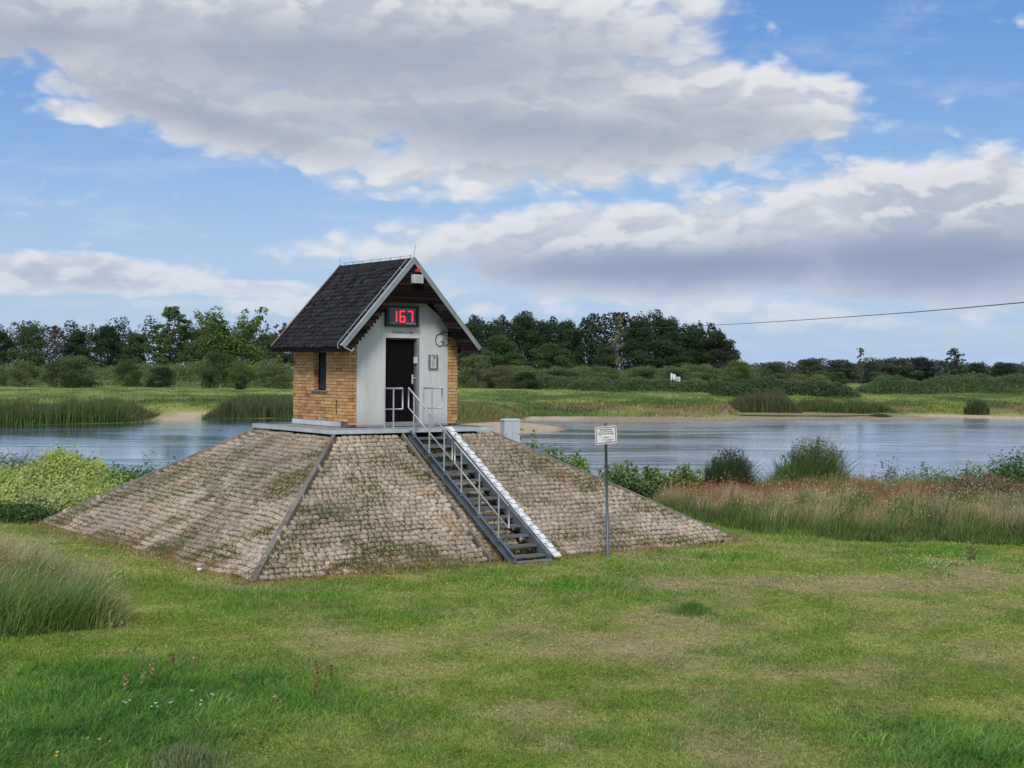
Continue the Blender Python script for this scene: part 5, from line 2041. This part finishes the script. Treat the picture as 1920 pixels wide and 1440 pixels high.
for (px, Y, wp, top, dep, n, col, sd, lab) in [
    (118, 42.6, 190, 858, 1.3, 15000, (0.30, 0.38, 0.075), 51, 'highest yellow green vine heap, nearest the river'),
    (10, 41.0, 110, 880, 1.3, 10000, (0.36, 0.44, 0.11), 52, 'bright yellow green vine heap at the left picture edge'),
    (78, 40.2, 120, 884, 1.1, 9000, (0.42, 0.49, 0.14), 53, 'palest yellow green vines in front of the highest heap'),
    (168, 41.2, 140, 868, 1.2, 12000, (0.38, 0.46, 0.12), 54, 'yellow green vines right of the highest heap'),
    (182, 39.6, 120, 905, 1.0, 8500, (0.36, 0.44, 0.12), 55, 'low yellow green vines close to the foot of the paved slope'),
    (110, 38.8, 150, 922, 1.0, 9000, (0.33, 0.40, 0.13), 56, 'lowest yellow green vines above the dark nettle patch'),
    (20, 38.9, 120, 915, 1.0, 8000, (0.35, 0.42, 0.12), 57, 'lower yellow green vines at the left edge above the nettles'),
]:
    vine_mass('vine_bush', lab, px, Y, wp, top, dep, n, col, sd)
for (px, Y, wp, top, nn, col, sd, lab) in [
    (60, 40.5, 110, 862, 110, (0.30, 0.40, 0.09), 151, 'upright yellow green shoots above the left vines'),
    (135, 42.0, 110, 842, 90, (0.24, 0.33, 0.08), 152, 'upright shoots crowning the highest vine heap'),
    (205, 40.4, 90, 872, 120, (0.26, 0.36, 0.09), 153, 'yellow green shoots between the vines and the dark weeds'),
    (120, 38.6, 170, 925, 200, (0.28, 0.36, 0.11), 154, 'low yellow green shoots in front of the vine heaps'),
]:
    stem_plants('climbing_shoots', lab, X_(px, Y), Y, wp / 2700 * Y / 2, .7, nn, h_for(px, Y, top), col, sd, .075, .16, 20, 'yellow green vine covered bushes', aspect=.5)
# reed clumps on the right
for (px, Y, wp, top, col, sd, nn, lab, pl) in [
    (1362, 44.5, 92, 848, (0.065, 0.105, 0.038), 61, 260, 'dark round reed clump left of the taller light reed clump', (0.07, 0.085, 0.04)),
    (1515, 46.0, 140, 828, (0.125, 0.190, 0.055), 62, 420, 'tall light green reed clump on the near river bank', (0.13, 0.14, 0.06)),
]:
    r = np.random.default_rng(sd)
    X, h, w = X_(px, Y), h_for(px, Y, top), wp / 2700 * Y / 2
    g0 = float(ground_z(X, Y))
    n = nn * 16
    a, q = r.random(n) * 6.283, np.sqrt(r.random(n))
    P = np.stack([np.cos(a) * q * w * .95, np.sin(a) * q * w * .6, np.full(n, -.05)], -1)
    H = h * r.uniform(.35, 1.05, n) * (1.08 - .38 * q ** 2) * (.72 + .5 * vnoise(a * 2.2, q * 3, sd))
    c = np.clip(np.array(col) * r.uniform(.6, 1.7, (n, 1)), 0, .5)
    me = blade_mesh('reed_clump', P, H, r.uniform(.020, .042, n), c, .36, 2, (.14, 0), r)
    o = link('reed_clump', me, M['grass'])
    o.location = (X, Y, g0)
    tag(o, lab, 'reeds', 'reed clumps on the near bank')
    # seed heads
    k = nn
    a, q = r.random(k) * 6.283, np.sqrt(r.random(k))
    HP = np.stack([np.cos(a) * q * w * .85 + .1 * h, np.sin(a) * q * w * .6, h * r.uniform(.75, 1.04, k) * np.sqrt(1.1 - .5 * q ** 2)], -1)
    HP = (HP[:, None, :] + r.normal(0, 1, (k, 5, 3)) * (.025, .025, .05)).reshape(-1, 3)
    V, Cc = leaf_cards(HP, r.normal(0, 1, HP.shape), .08, np.tile(pl, (len(HP), 1)), r, .35, .3)
    me = np_mesh('seed_heads', V, np.arange(len(HP) * 4), np.arange(0, len(HP) * 4, 4), Cc)
    link('seed_heads', me, M['weed'], o)


# ------------------------------------------------------------------ grasses
def scatter(n, x0, x1, y0, y1, r):
    return r.uniform(x0, x1, n), r.uniform(y0, y1, n)


def in_mound(X, Y, m=0.0):
    u, v = local_uv(X, Y)
    return (u > -6.13 - m) & (u < 6.3 + m) & (v > -4.76 - m) & (v < 7.2 + m)


def view_half(Y):
    return Y * 0.385 + 2.6


def build_lawn():
    r = np.random.default_rng(71)
    P, H, Wd, Cc = [], [], [], []
    for (y0, y1, dens, wb, hb) in ((12.5, 16, 2500, .010, .055), (16, 20, 1700, .012, .058), (20, 26, 900, .014, .06), (26, 36, 420, .020, .065), (36, 45, 160, .03, .08)):
        hw = view_half(y1)
        n = int(dens * (y1 - y0) * 2 * hw)
        X, Y = scatter(n, -hw, hw, y0, y1, r)
        k = (np.abs(X) < view_half(Y)) & ~in_mound(X, Y, -.25)
        X, Y = X[k], Y[k]
        dry, lush, rim = lawn_state(X, Y)
        bald = r.random(len(X)) < np.clip(dry - .55, 0, .5)
        X, Y, dry, lush, rim = [q[~bald] for q in (X, Y, dry, lush, rim)]
        n = len(X)
        c = lawn_col(X, Y)
        # single dead and single fresh blades
        q = r.random(n)
        c = np.where((q < .14)[:, None], np.array((.34, .29, .15)), c)
        c = np.where((q > .86)[:, None], c * np.array((.62, .85, .7)), c)
        tuft = fbm(X / .22, Y / .30, 3, 88)
        c = c * r.uniform(.5, 1.6, (n, 1)) * (.66 + .68 * fbm(X / .45, Y / .8, 4, 89, .6))[:, None]
        h = hb * r.uniform(.4, 1.35, n) * (.45 + .9 * tuft) * (1 + 1.9 * rim * fbm(X / .4, Y / .4, 3, 87)) * (1 + 1.6 * np.clip(lush, 0, 1)) * (1 - .35 * np.clip(dry, 0, 1))
        P.append(np.stack([X, Y, ground_z(X, Y) - .005], -1))
        H.append(h)
        Wd.append(wb * r.uniform(.6, 1.4, n) * (1 + .3 * lush))
        Cc.append(np.clip(c, .01, .7))
    me = blade_mesh('lawn_grass', np.concatenate(P), np.concatenate(H), np.concatenate(Wd), np.concatenate(Cc), 1.5, 1, (0, 0), r)
    tag(link('lawn_grass', me, M['grass']), kind='stuff')
    # clover, plantain and bent blades lying between the upright ones
    PP, CC, SS = [], [], []
    for (y0, y1, dens, sz) in ((12.5, 16, 900, .030), (16, 20, 620, .034), (20, 26, 330, .044), (26, 36, 130, .06)):
        hw = view_half(y1)
        n = int(dens * (y1 - y0) * 2 * hw)
        X, Y = scatter(n, -hw, hw, y0, y1, r)
        cl = fbm(X / .35, Y / .35, 4, 140, .6)
        k = (np.abs(X) < view_half(Y)) & ~in_mound(X, Y, -.1) & (r.random(n) < sstep(.30, .62, cl))
        X, Y, cl = X[k], Y[k], cl[k]
        n = len(X)
        c = lawn_col(X, Y) * r.uniform(.7, 1.55, (n, 1))
        PP.append(np.stack([X, Y, ground_z(X, Y) + r.uniform(.010, .050, n)], -1))
        CC.append(np.clip(c, .01, .75))
        SS.append(np.full(n, sz))
    PP, CC, SS = np.concatenate(PP), np.concatenate(CC), np.concatenate(SS)
    V, Cc2 = leaf_cards(PP, np.tile((0.0, -.25, 1.0), (len(PP), 1)), SS, CC, r, .32, .5)
    me = np_mesh('lawn_herbs', V, np.arange(len(PP) * 4), np.arange(0, len(PP) * 4, 4), Cc2)
    tag(link('lawn_herbs', me, M['grass']), kind='stuff')


build_lawn()


def lush_grass():
    """longer bent grass in the left and right foreground corners"""
    r = np.random.default_rng(72)
    P, H, Wd, Cc = [], [], [], []
    n = 175000
    X, Y = scatter(n, -10, 10, 12.5, 21.5, r)
    lush = blob(LUSH[:3], X, Y)
    m = lush * (.6 + .8 * fbm(X / .5, Y / .5, 4, 90))
    k = (r.random(n) < np.clip((m - .25) * 1.5, 0, 1)) & (np.abs(X) < view_half(Y))
    X, Y, m = X[k], Y[k], m[k]
    n = len(X)
    P = np.stack([X, Y, ground_z(X, Y) - .01], -1)
    H = r.uniform(.10, .24, n) * np.clip(m, .45, 1.05) * (.6 + .8 * fbm(X / .35, Y / .35, 3, 99))
    tone = fbm(X / .8, Y / .8, 4, 92)
    c = lerp3((.075, .195, .028), (.17, .31, .06), sstep(.35, .65, tone)) * r.uniform(.5, 1.75, (n, 1)) * (.65 + .7 * fbm(X / .25, Y / .4, 3, 98))[:, None]
    me = blade_mesh('long_grass', P, H, r.uniform(.010, .019, n), np.clip(c, 0, .55), 1.35, 2, (.35, .0), r)
    tag(link('long_grass', me, M['grass']), kind='stuff')


lush_grass()


def tall_left_grass():
    """wind combed tall grass on the left"""
    r = np.random.default_rng(73)
    n = 150000
    X, Y = scatter(n, -15.0, -4.8, 19.6, 30, r)
    xe = np.interp(Y, [20.4, 21.0, 21.5, 21.9, 22.5, 24.0, 26.0, 29.5], [-7.6, -6.6, -5.9, -5.55, -5.95, -7.2, -8.6, -11.3])
    d = xe - X
    wv = (fbm(X / .7, Y / .7, 4, 101) - .5) * 1.1
    y_front = np.interp(X, [-12, -9, -7.3, -5.5], [19.8, 20.0, 20.5, 21.6]) + (fbm(X / .8, Y * 0, 3, 102) - .5) * .6
    inside = np.minimum((d + wv) / .7, (Y - y_front) / .5)
    inside = np.minimum(inside, (30.0 - Y + wv) / 2.0)
    k = (r.random(n) < np.clip(inside, 0, 1)) & (np.abs(X) < view_half(Y) + .5)
    X, Y, ins = X[k], Y[k], np.clip(inside[k], 0, 1.6)
    n = len(X)
    g = ground_z(X, Y)
    H = r.uniform(.28, .85, n) * np.clip(ins, .3, 1) * (.5 + .95 * fbm(X / .7, Y / .8, 4, 103, .6))
    yy = np.clip((Y - 21.3) / 3.4 + (fbm(X / .6, Y / .6, 4, 104) - .5) * 1.3, 0, 1)
    c = lerp3((.19, .30, .075), (.60, .50, .29), yy * .85) * r.uniform(.5, 1.6, (n, 1)) * (.7 + .6 * fbm(X / .3, Y / .5, 3, 107))[:, None]
    me = blade_mesh('tall_grass', np.stack([X, Y, g - .02], -1), H, r.uniform(.011, .022, n), np.clip(c, 0, .6), .60, 2, (.34, -.05), r)
    tag(link('tall_grass', me, M['grass']), kind='stuff')
    q = (r.random(n) < .07) & (yy > .25)
    PP = np.stack([X[q] + .36 * H[q], Y[q], g[q] + H[q] * r.uniform(.82, 1.05, q.sum())], -1)
    PP = (PP[:, None, :] + r.normal(0, 1, (len(PP), 3, 3)) * (.02, .02, .03)).reshape(-1, 3)
    cs = np.array((.52, .42, .27)) * r.uniform(.6, 1.3, (len(PP), 1))
    V, Cs = leaf_cards(PP, r.normal(0, 1, PP.shape), .045, np.clip(cs, 0, .7), r, .3, .3)
    me = np_mesh('seed_heads', V, np.arange(len(PP) * 4), np.arange(0, len(PP) * 4, 4), Cs)
    tag(link('seed_heads', me, M['weed']), kind='stuff')


tall_left_grass()


def bank_meadow():
    """rusty sorrel and straw coloured grass belt on the right, green fringe, and the bank behind"""
    r = np.random.default_rng(74)
    P, H, Wd, Cc = [], [], [], []
    n = 400000
    X, Y = scatter(n, 1.5, 25.5, 29.0, 48.5, r)
    u, v = local_uv(X, Y)
    # front edge in plan, from the right ridge of the mound to the right picture edge
    yf = np.interp(X, [2.5, 4.6, 5.6, 7.0, 8.5, 11.0, 13.5, 16], [44, 39.0, 36.2, 34.6, 33.9, 33.0, 31.6, 31.0])
    yf = yf + (fbm(X / 1.3, Y * 0, 4, 111) - .5) * 1.6
    d = Y - yf
    k = (d > 0) & ~in_mound(X, Y, .12) & (np.abs(X) < view_half(Y) + .5)
    # trodden gap
    gap = np.exp(-(((X - 7.0) / .7) ** 2)) * (d < 2.2)
    k &= r.random(n) > gap * .85
    X, Y, d = X[k], Y[k], d[k]
    n = len(X)
    m = fbm(X / 1.6, Y / 2.2, 4, 112, .6)
    m2 = fbm(X / .6, Y / .9, 4, 113, .6)
    hh = np.clip(d / 1.6, .3, 1) * np.clip(.42 + .85 * m, .3, 1.1)
    rust = sstep(.41, .58, fbm(X / 1.9 + 5, Y / 1.4, 4, 114, .6)) * sstep(1.8, 4.5, d + (m2 - .5) * 3)
    straw = sstep(.34, .56, m2) * sstep(.5, 2.0, d)
    green = np.clip(1.1 - d / 2.2, 0, 1) * (.5 + m2) + sstep(.52, .66, m) * .8 * (1 - rust * .5)
    c = lerp3((.15, .22, .055), (.56, .46, .28), straw * .9)
    c = lerp3(c, (.43, .18, .085), rust * .95)
    c = lerp3(c, (.12, .195, .045), np.clip(green, 0, 1) * .8)
    late = sstep(9.0, 11.5, d + (m - .5) * 3 + np.where(X > 12, 1.5, 0))
    c = lerp3(c, lerp3((.11, .19, .05), (.26, .30, .09), m2), late)
    c = c * r.uniform(.55, 1.5, (n, 1)) * (.7 + .6 * fbm(X / .35, Y / .7, 3, 133))[:, None]
    Hh = r.uniform(.35, 1.05, n) * hh * (.45 + 1.05 * fbm(X / .55, Y / .9, 4, 131, .6))
    me = blade_mesh('bank_grass', np.stack([X, Y, ground_z(X, Y) - .02], -1), Hh, r.uniform(.012, .026, n), np.clip(c, 0, .6), .42, 2, (.10, 0), r)
    tag(link('bank_grass', me, M['grass']), kind='stuff')
    # seed heads over the belt
    q = (r.random(n) < .16) & (d > 1.6) & (late < .6)
    Xs, Ys = X[q], Y[q]
    Z = ground_z(Xs, Ys) + Hh[q] * r.uniform(.82, 1.12, q.sum())
    PP = np.stack([Xs, Ys, Z], -1) + r.normal(0, .03, (len(Xs), 3))
    cs = lerp3((.46, .36, .20), (.36, .13, .07), np.clip(rust[q] * 1.3, 0, 1)) * r.uniform(.6, 1.35, (len(Xs), 1))
    V, Cc_ = leaf_cards(PP, r.normal(0, 1, PP.shape), .075, np.clip(cs, 0, .7), r, .32, .3)
    me = np_mesh('seed_heads', V, np.arange(len(PP) * 4), np.arange(0, len(PP) * 4, 4), Cc_)
    tag(link('seed_heads', me, M['weed']), kind='stuff')
    # grass behind and left of the mound
    n = 90000
    X, Y = scatter(n, -26, 3, 36, 49, r)
    k = ~in_mound(X, Y, .15) & (np.abs(X) < view_half(Y) + .5)
    X, Y = X[k], Y[k]
    n = len(X)
    m = fbm(X / 1.2, Y / 1.5, 4, 121)
    c = lerp3((.07, .14, .035), (.20, .26, .07), m) * r.uniform(.6, 1.4, (n, 1))
    far_ = sstep(36.5, 39.5, Y)
    me = blade_mesh('bank_grass', np.stack([X, Y, ground_z(X, Y) - .02], -1), r.uniform(.2, .7, n) * (.3 + .6 * far_), r.uniform(.014, .03, n), c, .3, 2, (.05, 0), r)
    tag(link('bank_grass', me, M['grass']), kind='stuff')


bank_meadow()

# weeds on the right end of the bank
for (px, Y, wp, top, col, sd, nn, lab) in [
    (1668, 46.5, 46, 858, (0.10, 0.13, 0.07), 81, 30, 'grey green loose weeds standing up between the light reeds and the right edge'),
    (1740, 47.0, 110, 872, (0.10, 0.16, 0.045), 82, 110, 'green weeds along the bank top in the middle of the right bank'),
    (1830, 46.0, 130, 866, (0.11, 0.17, 0.045), 83, 150, 'green bank weeds rising towards the right picture edge'),
    (1912, 43.5, 90, 842, (0.065, 0.115, 0.032), 84, 130, 'tallest dark green weeds at the right picture edge'),
    (1615, 46.8, 60, 884, (0.16, 0.21, 0.06), 85, 45, 'pale yellow green weeds at the right foot of the light reed clump'),
    (1850, 39.5, 190, 890, (0.135, 0.095, 0.055), 86, 330, 'brown round thistle thicket near the right picture edge'),
]:
    stem_plants('bank_weeds', lab, X_(px, Y), Y, wp / 2700 * Y / 2, .8, int(nn * 1.8), h_for(px, Y, top), tuple(q * 1.35 for q in col), sd, .085, .14, 22, 'weeds on the right river bank')


# single things on the lawn
def sorrel(px, py, h, col, lab, seed, w=.036):
    h *= 1.1
    col = tuple(q * .95 for q in col)
    r = np.random.default_rng(seed)
    x, y = on_ground(px, py)
    g = float(ground_z(x, y))
    mb = MB()
    tip = Vector((r.normal(0, .06), r.normal(0, .03), h))
    mb.tube([(0, 0, -.03), tip * .5 + Vector((.01, 0, 0)), tip], .004, 5, (.5, .9, .35))
    k = 75
    t = r.uniform(.48, 1.0, k)
    P = np.array([tuple(tip * float(q)) for q in t]) + r.normal(0, 1, (k, 3)) * (w * .33, w * .33, .01)
    V, Cc = leaf_cards(P, r.normal(0, 1, P.shape), .028, np.clip(np.array(col) * r.normal(1, .2, (k, 1)), 0, 1), r, .7, .3)
    me = np_mesh('seed_head', V, np.arange(k * 4), np.arange(0, k * 4, 4), Cc)
    st = mb.build('dock_stalk', M['weed'])
    st.data.name = 'dock_stalk'
    for a in st.data.attributes:
        if a.name == 'Col':
            a.data.foreach_set('color', np.tile((.12, .16, .05, 1), (len(st.data.vertices), 1)).astype(np.float32).ravel())
    st.location = (x, y, g)
    tag(st, lab, 'plant', 'dock and grass stalks in the foreground lawn')
    link('seed_head', me, M['weed'], st)


SR, SS = (0.34, 0.20, 0.10), (0.42, 0.34, 0.17)
for (px, py, h, col, lab) in [
    (327, 1270, .28, SR, 'reddish dock stalk in the lush grass, furthest back of the left group'),
    (360, 1268, .27, SS, 'straw coloured stalk right of the furthest back reddish dock'),
    (270, 1300, .25, SS, 'straw coloured stalk with a fat head, left of the tallest stalk'),
    (292, 1290, .30, SS, 'tallest straw coloured stalk in the lush left grass'),
    (234, 1310, .24, SS, 'pale thin stalk, leftmost in the lush grass'),
    (600, 1290, .30, SR, 'tall reddish dock stalk at the edge of lush and short grass'),
    (621, 1284, .22, SR, 'small faint dock stalk right of the tall reddish dock'),
    (586, 1318, .25, SR, 'reddish dock stalk just below the tall reddish dock'),
    (541, 1345, .22, SS, 'short orange brown stalk, nearest to the viewer'),
]:
    sorrel(px, py, h, col, lab, int(px))


def tuft(name, label, px, py, w, h, n, col, seed, group=None):
    r = np.random.default_rng(seed)
    x, y = on_ground(px, py)
    g = float(ground_z(x, y))
    a, q = r.random(n) * 6.283, np.abs(r.normal(0, .45, n))
    P = np.stack([np.cos(a) * q * w / 2, np.sin(a) * q * w / 2, np.full(n, -.01)], -1)
    H = h * r.uniform(.4, 1.05, n) * np.exp(-q ** 2 * .9)
    me = blade_mesh(name, P, H, r.uniform(.008, .016, n), np.clip(np.array(col) * r.uniform(.6, 1.5, (n, 1)), 0, .5), .4, 2, (.05, 0), r)
    o = link(name, me, M['grass'])
    o.location = (x, y, g)
    tag(o, label, 'grass tuft', group)
    return o


tuft('grass_tuft', 'dark green grass tuft alone on the worn lawn right of the centre', 1303, 1150, .95, .26, 900, (.14, .24, .05), 91)
tuft('grass_tuft', 'grey green coarse grass tuft at the bottom picture edge', 345, 1436, 1.1, .26, 1500, (.22, .27, .12), 92)


def lone_weed():
    x, y = on_ground(1829, 1050)
    o = stem_plants('lone_weed', 'single tall dry weed standing before the right meadow edge', x, y, .10, .08, 5, .52, (.17, .14, .07), 93, .04, .08, 26, None, 'plant')


lone_weed()


def pebble(name, label, cat, px, py, s, mt, seed, lift=.5):
    import bmesh
    r = random.Random(seed)
    x, y = on_ground(px, py)
    bm = bmesh.new()
    bmesh.ops.create_icosphere(bm, subdivisions=3, radius=.5)
    for v in bm.verts:
        k = 1 + .10 * math.sin(v.co.x * 5 + seed) * math.cos(v.co.y * 4) + .05 * math.sin(v.co.z * 9)
        v.co = v.co * k
        v.co.x *= s[0]
        v.co.y *= s[1]
        v.co.z *= s[2]
    me = bpy.data.meshes.new(name)
    bm.to_mesh(me)
    bm.free()
    me.polygons.foreach_set('use_smooth', [True] * len(me.polygons))
    o = link(name, me, mt)
    o.location = (x, y, float(ground_z(x, y)) + s[2] * lift)
    tag(o, label, cat)


pebble('white_stone', 'small white stone lying on the lawn left of the mortar ridge', 'stone', 376, 1072, (.10, .09, .085), M['white'], 4, .6)
pebble('apple', 'small yellow green fallen apple at the foot of the tall left grass', 'apple', 211, 1182, (.06, .06, .056), mat('apple_skin', (.33, .42, .10), .45, .15, 9), 5, 1.2)


def flowers(name, spots, n, spread, size, col, hgt, seed, petals=True):
    r = np.random.default_rng(seed)
    P = []
    for (px, py, k) in spots:
        x, y = on_ground(px, py)
        for _ in range(k):
            xx, yy = x + r.normal(0, spread), y + r.normal(0, spread * 2)
            P.append((xx, yy, float(ground_z(xx, yy)) + hgt * r.uniform(.8, 1.15)))
    P = np.array(P)
    P = (P[:, None, :] + r.normal(0, size * .35, (len(P), n, 3)) * (1, 1, .3)).reshape(-1, 3)
    N = np.tile((0.0, -.5, .9), (len(P), 1))
    V, Cc = leaf_cards(P, N, size, np.tile(col, (len(P), 1)) * r.uniform(.8, 1.1, (len(P), 1)), r, .8, .25)
    me = np_mesh(name, V, np.arange(len(P) * 4), np.arange(0, len(P) * 4, 4), Cc)
    tag(link(name, me, M['weed']), kind='stuff')


flowers('white_flowers', [(240, 1336, 4), (222, 1302, 1), (318, 1335, 2), (295, 1344, 3), (383, 1340, 3), (366, 1314, 1), (395, 1325, 2)], 6, .035, .020, (.62, .64, .58), .13, 95)
flowers('white_flowers', [(1720, 1062, 16), (1770, 1052, 16), (1800, 1046, 10), (1750, 1058, 10)], 3, .30, .020, (.7, .71, .64), .07, 96)
flowers('yellow_flowers', [(166, 1412, 1), (194, 1412, 1), (214, 1412, 1), (114, 1436, 2)], 6, .02, .018, (.75, .6, .03), .15, 97)
